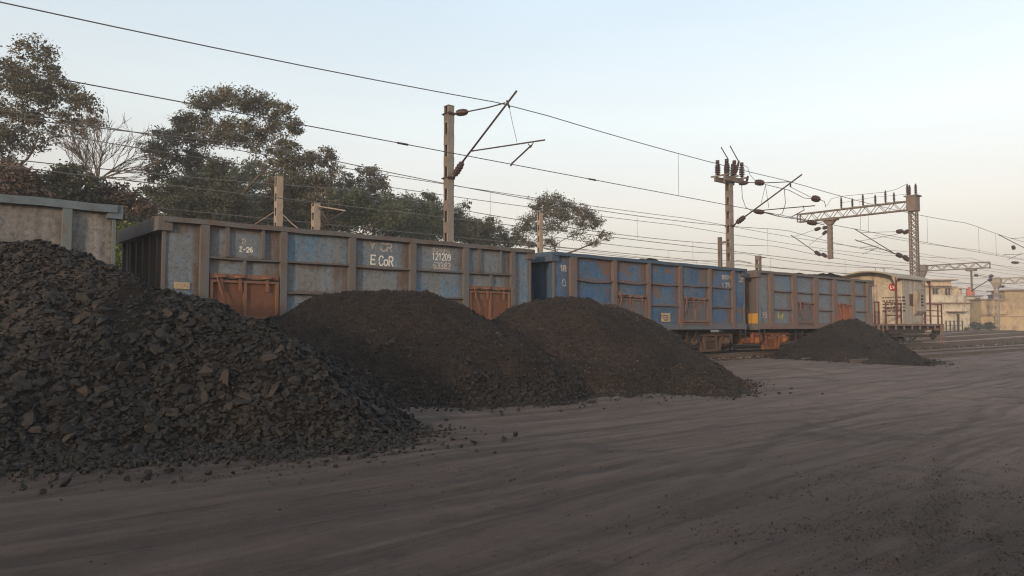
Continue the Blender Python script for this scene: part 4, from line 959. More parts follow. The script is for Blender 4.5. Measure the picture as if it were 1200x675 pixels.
px_tube(r, fr, S2, [(859.5, 265), (864, 260)], .04, 'bracket'); px_ins(r, fr, S2, (863, 261.5), (874, 253), .13)
px_tube(r, fr, S2, [(873.5, 253.5), (939.8, 204.5)], .034, 'bracket_tube')
px_tube(r, fr, S2, [(882, 247.5), (920, 244), (955, 241)], .022, 'register_tube')
px_tube(r, fr, S2, [(941, 241), (942.5, 246), (926, 255)], .02, 'steady_arm')
px_tube(r, fr, S2, [(926, 213), (926.5, 219)], .035, 'clamp')
px_tube(r, fr, S2, [(896, 216), (925, 223), (942, 232), (954, 233)], .014, 'jumper_wire', 'wire')
px_ins(r, fr, S2, (951.5, 232), (961.5, 234), .15, 4)
px_tube(r, fr, S2, [(961, 234), (966, 236), (968, 243)], .014, 'jumper_wire', 'wire')
px_tube(r, fr, S2, [(869, 216), (870, 232), (874, 243), (884, 249), (902, 250), (914, 254)], .014, 'jumper_wire', 'wire')
px_tube(r, fr, S2, [(919, 221), (920.5, 238), (917, 250), (911, 253)], .014, 'jumper_wire', 'wire')
px_tube(r, fr, S2, [(897, 217), (893, 234), (892, 238)], .01, 'jumper_wire', 'wire'); px_tube(r, fr, S2, [(897, 217), (901, 244)], .01, 'jumper_wire', 'wire')
px_tube(r, fr, S2, [(926, 219), (940, 226), (952, 232)], .011, 'jumper_wire', 'wire')
px_ins(r, fr, S2, (884, 247.5), (896, 249), .12, 5); px_ins(r, fr, S2, (946, 260), (958, 262), .12, 5)
px_tube(r, fr, S2, [(895, 249), (912, 253.5), (936, 257), (966, 263.5)], .018, 'jumper_wire', 'wire')
m = MB()
for y in (213, 265): z = fr(ats(855, y, S2)).z; m.box(-.15, .15, -.17, -.13, z - .05, z + .05); m.box(-.15, .15, .13, .17, z - .05, z + .05)
m.build('clamp', M['tube'], r)
# short auxiliary post bracketed to it
za = fr(ats(843.5, 278, S2)).z; xa = fr(ats(843.5, 278, S2)); m = MB(); m.box(xa.x - .07, xa.x - .02, xa.y - .08, xa.y + .08, -.3, za); m.box(xa.x + .02, xa.x + .07, xa.y - .08, xa.y + .08, -.3, za); m.box(xa.x - .07, xa.x + .07, xa.y - .02, xa.y + .02, -.3, za)
m.build('side_post', M['mast'], r)
zb = fr(ats(848, 284, S2)).z; m = MB(); m.bar((xa.x, xa.y, zb), (0, 0, zb), .07, .10); m.bar((xa.x, xa.y, zb - 1.2), (0, 0, zb - 1.2), .07, .10); m.build('bracket', M['mast'], r)
# --- portal: latticed upright behind the brake van, boom reaching back over the tracks
S3, _ = so_of(ato(1071, 280, 4.4)); r, fr = mast_root(S3, 4.4, 'large portal with latticed boom and hanging drop arm, behind the brake van', 'overhead line portal')
zt = fr(ats(1071, 232, S3)).z; w_, d_ = .42, .36
m = MB()
for x in (-d_ / 2, d_ / 2):
    for y in (-w_ / 2, w_ / 2): m.box(x - .035, x + .035, y - .035, y + .035, -.3, zt)
z = 0; k = 0
while z < zt - .4:
    for x in (-d_ / 2 - .03, d_ / 2 + .03): m.bar((x, -w_ / 2, z), (x, w_ / 2, z + .40), .05, .016, up=(1, 0, 0)); m.bar((x, w_ / 2, z), (x, -w_ / 2, z + .40), .05, .016, up=(1, 0, 0))
    for y in (-w_ / 2 - .03, w_ / 2 + .03): m.bar((-d_ / 2, y, z), (d_ / 2, y, z + .40), .05, .016, up=(0, 1, 0)); m.bar((d_ / 2, y, z), (-d_ / 2, y, z + .40), .05, .016, up=(0, 1, 0))
    z += .40
m.build('lattice_post', M['mast'], r)
zB1, zB0 = fr(ats(1066, 235, S3)).z, fr(ats(1066, 246, S3)).z
m = MB(); m.box(-.36, .36, -.30, .30, zB0 - .12, zB1 + .22); m.box(-.42, .42, -.42, .42, zB1 + .22, zB1 + .30); m.build('head_box', M['mast'], r)
for (x, y) in ((-.2, .25), (.12, -.15), (.3, .3)): m = MB(); insul(m, (x, y, zB1 + .3), (x, y, zB1 + 1.1), .10, 6); m.build('insulator', M['insul'], r)
yE = fr(ats(936, 252, S3)).y
m = MB()
for x in (-.22, .22):
    for z in (zB0 + .0, zB1 - .05): m.bar((x, .3, z), (x, yE, z), .07, .07)
    n = 16
    for k in range(n):
        ya, yb = .3 + (yE - .3) * k / n, .3 + (yE - .3) * (k + 1) / n; za_, zb_ = (zB0, zB1 - .05) if k % 2 else (zB1 - .05, zB0); m.bar((x, ya, za_), (x, yb, zb_), .045, .03)
for k in range(17): ya = .3 + (yE - .3) * k / 16; m.bar((-.22, ya, zB1 - .05), (.22, ya, zB1 - .05), .04, .04); m.bar((-.22, ya, zB0), (.22, ya, zB0), .04, .04)
m.bar((-.22, yE, zB0), (-.22, yE, zB1 - .05), .07); m.bar((.22, yE, zB0), (.22, yE, zB1 - .05), .07)
bm_ = m.build('boom', M['mast'], r)
for (px, h) in ((986, 1.0), (999, .75), (1011.5, 1.0), (1026, .8), (1038, 1.05), (1048, .8)):
    y = fr(ats(px, 245, S3)).y; m = MB(); insul(m, (0, y, zB1 + .02), (0, y, zB1 + h * .85), .085, 6); m.bar((0, y, zB1 + .03), (.5, y - .6, zB1 + .05), .06, .05); m.build('insulator', M['insul'], bm_)
px_tube(r, fr, S3, [(969, 241), (974, 233), (986, 230), (1012, 227.5), (1038, 225), (1050, 222), (1062, 216)], .014, 'jumper_wire', 'wire')
px_tube(r, fr, S3, [(985, 238), (1000, 235), (1026, 231), (1048, 229), (1062, 227.5)], .010, 'jumper_wire', 'wire')
pA = fr(ats(972.3, 256, S3)); pB = fr(ats(972.3, 303.5, S3)); m = MB()
for x in (-.13, .09): m.box(x, x + .04, pA.y - .15, pA.y + .15, pB.z, pA.z)
z = pB.z
while z < pA.z - .2: m.box(-.135, .135, pA.y - .16, pA.y - .15, z, z + .14); m.box(-.135, .135, pA.y + .15, pA.y + .16, z, z + .14); z += .36
m.box(-.3, .3, pA.y - .55, pA.y + .55, pA.z - .16, pA.z + .03); m.prism([(pA.y - .45, pA.z - .16), (pA.y - .15, pA.z - .5), (pA.y + .15, pA.z - .5), (pA.y + .45, pA.z - .16)], 'x', -.14, .14); m.build('drop_arm', M['mast'], r)
def canti(pts_tube, ins_list, wires, rad=.03):
    for a in pts_tube: px_tube(r, fr, S3, a, rad, 'bracket_tube')
    for a, b, q in ins_list: px_ins(r, fr, S3, a, b, q)
    for a in wires: px_tube(r, fr, S3, a, .014, 'stay_wire', 'wire')
canti([[(958, 297), (927, 275.5)], [(968, 302), (958, 297)]], [((955, 294.5), (962, 299.5), .15), ((963, 297), (969.5, 301.5), .14)], [[(971, 267.5), (958, 268), (931, 277.5)], [(970, 272), (948, 287)]])
canti([], [((954.5, 269.5), (962, 267), .14), ((964, 267.5), (970, 266), .14), ((964, 275), (969.5, 270), .13)], [])
canti([[(1048, 297), (1001, 268)], [(1067, 306), (1052, 299)], [(1060, 301), (1002, 281)]], [((1050, 297.5), (1058, 301), .17), ((1058, 300), (1066.5, 306), .17), ((1050, 271.5), (1059, 270.5), .15), ((1058, 273.5), (1067, 269.5), .15)],
      [[(1050, 271.5), (1010, 272.5)], [(1058, 273), (1022, 280), (1004, 283)], [(1009, 291), (1018, 293), (1028, 291)], [(1010, 298), (1020, 294), (1030, 290)], [(1008, 290), (1030, 288)]])
# --- posts further back on the left, in front of the trees
def small_post(px, ytop, o, label, w=.26, arms=(), mat='mast_concrete', stays=()):
    S, _ = so_of(ato(px, 300, o)); r, fr = mast_root(S, o, label); h = ats(px, ytop, S).z - gz(S, o)
    batten_post(r, h, w, w * .9, mat, .6, .28)
    for k, a in enumerate(arms): px_tube(r, fr, S, a, .03, 'arm', 'mast_concrete' if k == 0 else 'tube')
    for a in stays: px_tube(r, fr, S, a, .018, 'stay_rod', 'mast_concrete')
    return r, fr, S
small_post(325.5, 208, 14, 'beige post with two slanting stay rods, in front of the trees beyond the wagons', .28, (), stays=([(325, 246), (300, 262), (280, 274)], [(326, 246), (342, 262), (352, 270)]))
small_post(369.5, 239, 14.2, 'short beige post with a light bracket frame, in front of the trees', .3, ([(365, 240.5), (405, 247)], [(378, 262), (406, 247)], [(374, 244), (386, 262)]))
small_post(633, 250, 14, 'slim latticed post standing inside the crown of the lone tree', .24, ())
small_post(888.5, 300, 14, 'small distant post with two side arms, above the coupling of the last two open wagons', .34, ([(880, 308), (864, 305), (856, 309)], [(889, 302), (897, 302)]), mat='mast')
# --- far portals over the yard, by the houses
def far_portal(pxp, ytop, Yd, pxe, label, drop=None, mat='mast'):
    base = at(pxp, 388, Yd); s, o = so_of(base); base.z = gz(s, o); r = empty('overhead_mast', base, ANG); tag(r, label, 'overhead line portal', 'masts of the overhead electric line'); fr = Frame(base, ANG)
    h = at(pxp, ytop, Yd).z - base.z; batten_post(r, h, .45, .42, mat, .9, .4)
    m = MB(); m.box(-.5, .5, -.55, .55, h - .75, h + .05); m.prism([(-.5, h - .75), (-.25, h - 1.4), (.25, h - 1.4), (.5, h - .75)], 'x', -.3, .3); m.build('head_box', M[mat], r)
    p = fr(ats(pxe, ytop, s)); ye = p.y; m = MB(); z1, z0 = h - .05, h - .75
    for x in (-.25, .25):
        for z in (z0, z1): m.bar((x, 0, z), (x, ye, z), .10)
        n = int(abs(ye) / .7)
        for k in range(n): za, zb = (z0, z1) if k % 2 else (z1, z0); m.bar((x, ye * k / n, za), (x, ye * (k + 1) / n, zb), .06)
    m.bar((0, ye, z0), (0, ye, z1), .12); bm = m.build('boom', M[mat], r)
    if drop:
        pxd, yb = drop; q = fr(ats(pxd, ytop, s)); zb = fr(ats(pxd, yb, s)).z; m = MB()
        for x in (-.2, .2): m.bar((x, q.y, z0), (x, q.y, zb), .09)
        z = zb
        while z < z0 - .4: m.bar((-.2, q.y, z), (.2, q.y, z + .4), .05); m.bar((.2, q.y, z), (-.2, q.y, z + .4), .05); z += .4
        m.box(-.5, .5, q.y - .5, q.y + .5, z0 - .3, z0); m.build('drop_arm', M[mat], r)
    return r, fr, s
r, fr, S = far_portal(1083, 311, 96, 1160, 'distant latticed portal boom with a short drop arm above the cream house', (1138, 342))
px_tube(r, fr, S, [(1138, 341), (1159, 328)], .05, 'bracket_tube'); px_ins(r, fr, S, (1158, 329), (1163, 326.5), .25, 3); px_ins(r, fr, S, (1159, 324.5), (1164.5, 322.5), .25, 3); px_ins(r, fr, S, (1141, 322.5), (1147, 322.8), .2, 3)
px_tube(r, fr, S, [(1147, 322.6), (1160, 325)], .03, 'stay_tube')
r, fr, S = far_portal(1169.5, 326, 98, 1235, 'distant concrete post with a boom running off to the right, before the ochre house', mat='mast_concrete')
px_ins(r, fr, S, (1172, 336), (1178, 335.5), .2, 3)
# mast just outside the frame on the right: its arms reach in
S4, _ = so_of(ato(1216, 290, 4.4)); r, fr = mast_root(S4, 4.4, 'mast at the right edge with cantilever arms reaching over the track'); batten_post(r, 9.3, .3, .28, 'mast', .66, .3)
px_tube(r, fr, S4, [(1213, 297), (1170, 275)], .034, 'bracket_tube'); px_tube(r, fr, S4, [(1213, 278), (1184, 279.5)], .02, 'stay_tube')
px_tube(r, fr, S4, [(1212, 297), (1176, 298.5)], .022, 'register_tube'); px_ins(r, fr, S4, (1185.5, 290.5), (1190.5, 289.5), .24, 3)
px_tube(r, fr, S4, [(1198, 297), (1181, 304)], .024, 'steady_arm'); px_ins(r, fr, S4, (1185, 307.5), (1195, 308), .15, 4); px_tube(r, fr, S4, [(1195, 308), (1214, 310)], .02, 'arm')

# --- the wires
def catenary(o, nodes, zc, label, rad, dr_s, mat='wire', s0=None, s1=None, drops=True, group='overhead line wires', rc=None):
    """nodes: (s, z) of the carrying wire; the contact wire hangs from it at zc on droppers"""
    s0 = nodes[0][0] if s0 is None else s0; s1 = nodes[-1][0] if s1 is None else s1; mid = (s0 + s1) / 2
    root = empty('overhead_line', T(mid, o, 0), ANG); tag(root, label, 'overhead wire', group)
    def zm(s):
        for (a, za), (b, zb) in zip(nodes[:-1], nodes[1:]):
            if a <= s <= b:
                t = (s - a) / (b - a); sag = .00042 * (b - a) ** 2; return za + (zb - za) * t - 4 * sag * t * (1 - t)
        return nodes[-1][1]
    m = MB(); n = int((s1 - s0) / 2); ss = [s0 + (s1 - s0) * k / n for k in range(n + 1)]
    m.tube([(s - mid, 0, zm(s) + rise(s)) for s in ss], rad, 5); m.build('messenger_wire', M[mat], root)
    if zc:
        m = MB(); m.tube([(s - mid, 0, zc + rise(s)) for s in ss[::3] + [s1]], rc or rad, 5); m.build('contact_wire', M[mat], root)
        for s in dr_s:
            m = MB(); m.tube([(s - mid, 0, zc + rise(s)), (s - mid, 0, zm(s) + rise(s))], rad * .55, 4); m.build('dropper', M[mat], root)
    return root
sD = so_of(ato(795, 200, 1.31))[0]
A = catenary(1.31, [(-45, 8.1), (-31, 8.1), (10.1, 7.93), (S2, 7.72), (S3 + .5, 7.9), (S4, 7.7), (S4 + 50, 7.7)], 6.15, 'two strong wires running right over the coal wagons', .014, [-30, -20, -12, sD, 33, 40] + [so_of(ato(p, 280, 1.31))[0] for p in (1018, 1087, 1147, 1167)], 'wire', rc=.013)
m = MB()
for px, py, o in ((472, 171, 1.31), (694, 213, 1.31)): p = Frame(A.location, ANG)(ato(px, py, o)); p.y = 0; m.tube([(p.x - .16, 0, 6.15), (p.x + .16, 0, 6.15)], .028, 6)
m.build('splice', M['tube'], A)
far = [(11.1, 7.9, 6.1, 'first pair of thin wires beyond the wagons, passing in front of the trees', -30, (110, 575, 747, 900)),
       (16.5, 7.9, 6.1, 'second pair of thin wires beyond the wagons, just under the first pair', -25, (560, 812, 990)),
       (22, 7.9, 6.1, 'third pair of thin wires over the yard, appearing right of the tall mast', 27, (783, 903)),
       (27.5, 7.9, 6.1, 'fourth pair of thin wires over the yard, right of the lone tree', 33, (816, 930)),
       (33, 7.9, 6.1, 'fifth pair of thin wires over the yard, low above the blue wagon', 38, (848, 960)),
       (39, 7.9, 6.1, 'lowest pair of thin wires, just above the rims of the blue wagons', 43, (870,))]
for o, z, zc, lab, st, dps in far:
    st = st if o < 20 else so_of(ato(548, 300, o))[0]; nodes = [(st, z)]; s = st
    while s < 170: s += 31 + (o * 7) % 9; nodes.append((s, z + ((s * 13) % 5) * .03))
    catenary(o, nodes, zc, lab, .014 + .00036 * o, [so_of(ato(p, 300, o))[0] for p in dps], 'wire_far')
def feeder(o, z, s0, s1, label, rad=.015, sag=.5):
    m = MB(); n = 60; mid = (s0 + s1) / 2; span = 34.0
    m.tube([(s0 + (s1 - s0) * k / n - mid, 0, z - sag * 4 * ((((s0 + (s1 - s0) * k / n) / span) % 1) * (1 - ((s0 + (s1 - s0) * k / n) / span) % 1)) * .4 + rise(s0 + (s1 - s0) * k / n)) for k in range(n + 1)], rad, 5)
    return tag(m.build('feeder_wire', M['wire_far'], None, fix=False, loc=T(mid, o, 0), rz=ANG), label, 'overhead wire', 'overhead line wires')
feeder(11.9, 7.95, -30, 170, 'single thin wire close under the upper wire of the first pair beyond the wagons'); feeder(12.6, 7.6, -30, 170, 'lower of the single thin wires between the first two pairs beyond the wagons')
feeder(24, 7.2, so_of(ato(548, 300, 24))[0], 170, 'single thin wire among the far yard wires, right of the lone tree'); feeder(30, 6.9, so_of(ato(560, 300, 30))[0], 170, 'single thin wire low among the far yard wires')
feeder(6.9, 7.8, S3, 150, 'upper thin wire leaving the latticed portal to the right', .014); feeder(6.9, 6.15, S3 - 8, 150, 'lower thin wire leaving the latticed portal to the right', .013)

# ------------------------------------------------------------------ trees
def leaves(name, C, Rr, n, size, mat, parent, seed, shade=None, ns=44, tight=.22, rnd_shift=0.0):
    """leaf-sized faces gathered in sprays around points spread through each clump"""
    rs = np.random.RandomState(seed); Vs, Rn = [], []
    for c, r, k in zip(C, Rr, n):
        nsub = max(6, int(ns * max(.5, (np.mean(r) / 1.3) ** 1.3))); d = rs.normal(0, 1, (nsub, 3)); d /= np.linalg.norm(d, axis=1)[:, None]
        sub = np.array(c) + d * np.array(r) * (rs.rand(nsub) ** .40)[:, None]; w_ = rs.rand(nsub) ** 1.2 + .15; w_ /= w_.sum()
        si = rs.choice(nsub, k, p=w_); sp = rs.uniform(.6, 1.5, nsub)[si][:, None]
        p = sub[si] + rs.normal(0, 1, (k, 3)) * np.array([1, 1, .62]) * np.mean(r) * tight * sp
        nn = rs.normal(0, 1, (k, 3)) + [0, 0, .7]; nn /= np.linalg.norm(nn, axis=1)[:, None]
        a = np.cross(nn, rs.normal(0, 1, (k, 3))); a /= np.linalg.norm(a, axis=1)[:, None] + 1e-9; b = np.cross(nn, a)
        s = size * rs.uniform(.6, 1.35, k)[:, None]
        Vs.append(np.stack([p - a * s, p - b * s * .5 + nn * s * .12, p + a * s, p + b * s * .5 + nn * s * .12], 1).reshape(-1, 3))
        base = rs.uniform(.15, .85, nsub)[si]; Rn.append(np.repeat(np.clip(base * .6 + rs.rand(k) * .4 + rnd_shift, 0, 1), 4))
    V = np.concatenate(Vs); F = np.arange(len(V)).reshape(-1, 4); return np_mesh(name, V, F, mat, np.concatenate(Rn), parent=parent)
def branches(m, root_pts, C, Rr, rn, r0, twigs=7, twig_r=.012):
    """limbs grow from the trunk to every clump, then split into twigs"""
    nodes = [(Vector(p), r) for p, r in root_pts]
    order = sorted(range(len(C)), key=lambda i: (Vector(C[i]) - nodes[-1][0]).length)
    for i in order:
        c = Vector(C[i]); rr = max(.1, float(np.mean(Rr[i])))
        best = min(nodes, key=lambda q: (q[0] - c).length + max(0, q[0].z - c.z + .5) * 2.5 + (0 if q[0].z < c.z else 1))
        p, r = best; L = (c - p).length; r1 = min(r * .72, max(.028, r0 * .42)); pts, rad = [p], [r1]
        k = max(3, int(L / .6)); bend = Vector((rn.uniform(-.12, .12), rn.uniform(-.12, .12), rn.uniform(-.05, .16))) * L
        for j in range(1, k + 1):
            t = j / k; q = p.lerp(c, t) + bend * math.sin(math.pi * t) + Vector((rn.gauss(0, .035), rn.gauss(0, .035), rn.gauss(0, .03))) * (t < 1)
            pts.append(q); rad.append(r1 * (1 - .62 * t)); nodes.append((q, rad[-1]))
        m.tube(pts, rad, 6)
        for _ in range(twigs):
            d = Vector((rn.gauss(0, 1), rn.gauss(0, 1), rn.gauss(.35, .8))).normalized(); st = pts[rn.randint(len(pts) // 2, len(pts) - 1)]
            R3 = Vector(Rr[i]); e = c + Vector((d.x * R3[0], d.y * R3[1], d.z * R3[2])) * rn.uniform(.6, 1.0); mdl = st.lerp(e, .5) + Vector((rn.gauss(0, .1), rn.gauss(0, .1), rn.gauss(.06, .1))) * rr
            m.tube([st, mdl, e], [max(.014, rad[-1] * .6), .012 + twig_r * .5, .008], 4)
            for _k in range(2):
                d2 = Vector((rn.gauss(0, 1), rn.gauss(0, 1), rn.gauss(.3, 1))).normalized(); m.tube([mdl, mdl + d2 * rr * rn.uniform(.35, .7)], [.013, .007], 4)
def tree(name, label, base_px, o, clumps, mat, dens=1.0, size=.085, seed=1, trunk_r=.16, fork=None, cat='tree', lean=0, tw=7, group=None, bark='bark', depth=.9, tight=.22):
    rn = random.Random(seed); b = ato(base_px, 300, o); Yd = b.y; b.z = gz(*so_of(b)); sc_ = Yd / FOC
    root = empty(name, b); tag(root, label, cat, group); C, Rr, nl = [], [], []
    for c in clumps:
        px, py, r = c[:3]; ry = c[3] if len(c) > 3 else r * .8; dn = c[4] if len(c) > 4 else 1.0
        p = at(px, py, Yd + rn.uniform(-1, 1) * r * sc_ * depth) - b; rm = r * sc_ * 1.12; C.append((p.x, p.y, p.z)); Rr.append((rm, rm * rn.uniform(.8, 1.15), ry * sc_))
        nl.append(int(1700 * dens * dn * (rm * ry * sc_) / (size / .085) ** 1.6))
    if fork: f = at(fork[0], fork[1], Yd) - b
    else: f = Vector((0, 0, max(.6, min(c[2] for c in C) * .8)))
    m = MB(); k = 7; tp = []
    for j in range(k + 1):
        t = j / k; q = Vector((0, 0, -.2)).lerp(f, t) + Vector((rn.gauss(0, .05), rn.gauss(0, .05), 0)) * (0 < j < k); tp.append((q, trunk_r * (1.25 - .5 * t)))
    m.tube([q for q, _ in tp], [r_ for _, r_ in tp], 10)
    branches(m, tp[-3:], C, Rr, rn, trunk_r, tw)
    m.build('trunk', M[bark], root, fix=False)
    if dens > 0: leaves('crown', C, Rr, nl, size, M[mat], root, seed + 5, tight=tight)
    return root
M['leaf_olive'] = leafmat('leaf_olive_brown', [(0, (.058, .053, .036)), (.5, (.115, .104, .066)), (1, (.20, .175, .105))])
M['leaf_dark'] = leafmat('leaf_dark', [(0, (.040, .044, .030)), (.5, (.076, .082, .052)), (1, (.13, .132, .082))])
M['leaf_green'] = leafmat('leaf_dusty_green', [(0, (.050, .064, .040)), (.5, (.092, .112, .066)), (1, (.15, .165, .10))])
M['leaf_brown'] = leafmat('leaf_reddish_brown', [(0, (.058, .040, .034)), (.5, (.11, .072, .058)), (1, (.18, .12, .09))])
M['leaf_lime'] = leafmat('leaf_lime', [(0, (.06, .08, .02)), (.5, (.12, .15, .04)), (1, (.19, .21, .07))])
tree('tall_tree', 'tallest tree, loose olive-brown crown rising high at the left edge', 18, 22,
     [(42, 60, 20), (22, 88, 22, 18), (54, 84, 18), (8, 74, 10, 8, .5), (30, 108, 28, 20), (56, 112, 20), (88, 116, 20, 15), (72, 98, 12), (100, 118, 12, 9, .8), (12, 135, 24), (40, 140, 22), (78, 138, 16, 12, .8), (108, 142, 12, 9, .8), (90, 152, 14, 10, .6), (14, 165, 22), (42, 168, 14, 12, .6), (5, 190, 20), (-25, 90, 26), (-40, 130, 34), (-20, 160, 30), (-45, 180, 34), (66, 160, 12, 10, .4), (110, 128, 9, 7, .8)],
     'leaf_olive', 1.0, .064, 3, .24, (26, 196), tw=8)
def bare_tree(label, base_px, o, top_py, seed, spread=.62):
    rn = random.Random(seed); b = ato(base_px, 300, o); Yd = b.y; b.z = gz(*so_of(b)); root = empty('bare_tree', b); tag(root, label, 'tree'); m = MB()
    fork = at(base_px + 2, 212, Yd) - b; H = (at(base_px, top_py, Yd) - b).z - fork.z
    m.tube([(0, 0, -.2), fork * .5 + Vector((.05, .03, 0)), fork], [.15, .12, .09], 8)
    def grow(p, d, L, r, k):
        n = 4; pts, rad = [p], [r]; q = p.copy(); dd = d.copy()
        for j in range(n):
            dd = (dd + Vector((rn.gauss(0, .10), rn.gauss(0, .10), rn.gauss(.03, .06)))).normalized(); q = q + dd * (L / n); pts.append(q.copy()); rad.append(r * (1 - .42 * (j + 1) / n))
        m.tube(pts, rad, 6 if r > .03 else 4)
        if k == 0: return
        for j in range(1, n + 1):
            for _ in range(1 if j < n else 2):
                a = rn.uniform(.25, .62); ax = dd.cross(Vector((rn.gauss(0, 1), rn.gauss(0, 1), rn.gauss(0, 1)))).normalized()
                nd = (Matrix.Rotation(a, 3, ax) @ dd); nd.z = max(nd.z, -.05); grow(pts[j], nd.normalized(), L * rn.uniform(.52, .80), max(.009, rad[j] * .62), k - 1)
    for j in range(7):
        a = -spread + 2 * spread * j / 6 + rn.uniform(-.06, .06); grow(fork, Vector((math.sin(a), rn.uniform(-.45, .45), math.cos(a) * .95)).normalized(), H * rn.uniform(.42, .52), .042, 3)
    m.build('trunk', M['bark'], root, fix=False)
bare_tree('leafless tree with a fan of fine twigs between the two tallest trees', 112, 19, 134, 8, 1.15)
tree('broad_tree', 'broad spreading tree with an umbrella crown and visible forked limbs, left of centre', 287, 22,
     [(236, 124, 17, 12), (258, 118, 18, 12), (282, 118, 20, 13), (306, 124, 20, 14), (328, 134, 18, 14), (340, 150, 12, 12), (216, 142, 18, 12), (238, 142, 16, 11, .8), (262, 146, 18, 10, .7), (290, 145, 18, 9, .6), (315, 152, 16, 10, .8), (200, 160, 20, 13), (226, 162, 18, 12), (252, 164, 18, 10, .8), (276, 166, 14, 9, .7), (300, 172, 14, 8, .5), (325, 172, 16, 11, .8), (342, 170, 9, 8, .7), (188, 178, 18, 12), (212, 182, 18, 12, .9), (176, 172, 12, 8, .7), (262, 192, 12, 8, .35), (318, 192, 13, 9, .6), (238, 184, 14, 9, .6), (268, 154, 22, 12, .8), (298, 160, 20, 12, .7), (222, 196, 16, 12, .8), (336, 186, 14, 12, .8)],
     'leaf_olive', 1.3, .064, 21, .26, (284, 228), tw=9)
tree('leafy_tree', 'dense dark tree under the left side of the broad umbrella crown', 252, 19,
     [(255, 200, 13, 14), (245, 215, 18, 15), (265, 218, 17, 15), (235, 236, 24, 18), (260, 242, 26, 18), (285, 246, 20, 16), (212, 242, 16, 14, .7), (225, 262, 22), (262, 266, 26), (292, 268, 20)], 'leaf_dark', 1.5, .064, 31, .15, cat='tree')
tree('leafy_tree', 'open scrubby tree with sky showing through, left of the dense dark one', 190, 19,
     [(180, 205, 14, 10, .7), (196, 200, 14, 12, .9), (206, 215, 15, 12, .8), (188, 226, 17, 12, .6), (205, 240, 18, 14, .8), (168, 222, 10, 9, .4), (172, 242, 12, 10, .4), (195, 255, 18, 12)], 'leaf_dark', 1.15, .064, 37, .12)
tree('leafy_tree', 'brownish tree right behind the beige post with slanting stay rods', 345, 21,
     [(342, 196, 17, 13), (362, 188, 17, 13), (384, 184, 13, 11), (392, 200, 10, 10, .7), (335, 215, 18, 13), (358, 212, 20, 14), (380, 216, 15, 12, .8), (322, 226, 16, 12), (345, 234, 22, 14), (375, 236, 20, 13), (318, 246, 18), (348, 256, 26), (372, 262, 24), (322, 268, 24)], 'leaf_olive', 1.35, .064, 43, .16)
tree('slender_tree', 'light olive tree poking up left of the tallest mast', 438, 22,
     [(432, 203, 13, 10), (446, 214, 12, 10, .8), (418, 216, 13, 9, .8), (437, 222, 15, 9), (408, 206, 6, 6, .6), (454, 228, 8, 7, .7), (400, 214, 8, 8, .5)], 'leaf_olive', 1.1, .075, 47, .10)
tree('leafy_tree', 'dusty green tree spreading below the light olive one', 420, 20,
     [(395, 238, 20, 14), (420, 236, 20, 13), (445, 240, 20, 13), (402, 256, 26, 16), (435, 258, 28, 16), (462, 254, 20, 14), (385, 262, 22)], 'leaf_green', 1.6, .066, 53, .14)
tree('leafy_tree', 'dusty green tree directly left of the tallest mast', 492, 20.5,
     [(474, 240, 16, 11), (488, 250, 18, 13), (502, 236, 11, 9, .7), (512, 246, 12, 10, .9), (480, 262, 24, 14), (508, 264, 18, 13), (458, 268, 22, 13), (496, 276, 22, 12), (500, 230, 7, 6, .6)], 'leaf_green', 1.6, .066, 59, .13)
tree('leafy_tree', 'small dark tree directly right of the tallest mast', 545, 20.5,
     [(540, 262, 14, 12), (556, 266, 14, 12), (538, 248, 9, 8, .5), (546, 240, 7, 6, .4), (550, 278, 20, 12), (570, 264, 12, 10), (566, 280, 18, 12)], 'leaf_dark', 1.5, .066, 61, .12)
tree('leafy_tree', 'low thin tree between the small dark tree and the lone tree', 592, 22,
     [(588, 270, 9, 7, .6), (597, 278, 11, 8, .7), (582, 284, 14, 9, .8), (604, 286, 11, 8, .6)], 'leaf_dark', 1.2, .066, 67, .09)
tree('lone_tree', 'lone bushy tree with bare fanning limbs below its crown, above the blue wagon', 650, 18,
     [(632, 238, 13, 8), (648, 236, 14, 8), (664, 242, 13, 8), (655, 250, 15, 8, .8), (636, 250, 15, 9, .9), (622, 258, 12, 8, .8), (680, 246, 9, 7), (690, 254, 11, 8), (700, 262, 9, 7, .8), (682, 262, 12, 8, .6), (612, 270, 12, 8, .8), (630, 272, 14, 8, .4), (655, 268, 14, 7, .3), (676, 276, 14, 7, .25), (706, 276, 9, 7, .5), (606, 280, 9, 6, .7), (696, 284, 10, 6, .35), (645, 284, 14, 6, .45), (620, 284, 12, 7, .6), (665, 258, 13, 8, .6), (645, 262, 14, 8, .6)],
     'leaf_olive', 1.1, .058, 71, .17, (655, 300), tw=11)
tree('hazy_tree', 'hazy green tree far behind the broad umbrella crown', 250, 31, [(215, 215, 24, 16), (245, 205, 24, 16), (275, 210, 26, 17), (300, 205, 22, 15), (230, 235, 30, 18), (265, 235, 30, 18), (305, 232, 26, 17), (190, 240, 26, 16), (240, 262, 34), (290, 262, 30)], 'leaf_green', 1.0, .08, 101, .16)
tree('hazy_tree', 'hazy green tree far behind the two beige posts', 372, 31, [(340, 222, 24, 15), (370, 215, 24, 15), (400, 226, 22, 13), (425, 232, 18, 12), (355, 245, 30, 16), (390, 248, 28, 16), (420, 252, 24, 14), (330, 255, 26)], 'leaf_green', 1.0, .08, 103, .16)
tree('hazy_tree', 'hazy green tree far behind the tallest mast', 505, 31, [(455, 246, 20, 12), (480, 242, 20, 12), (510, 250, 18, 11), (535, 260, 18, 11), (470, 262, 26, 13), (505, 268, 26, 12), (560, 272, 18, 10), (540, 278, 22, 10)], 'leaf_green', 1.0, .08, 105, .14)
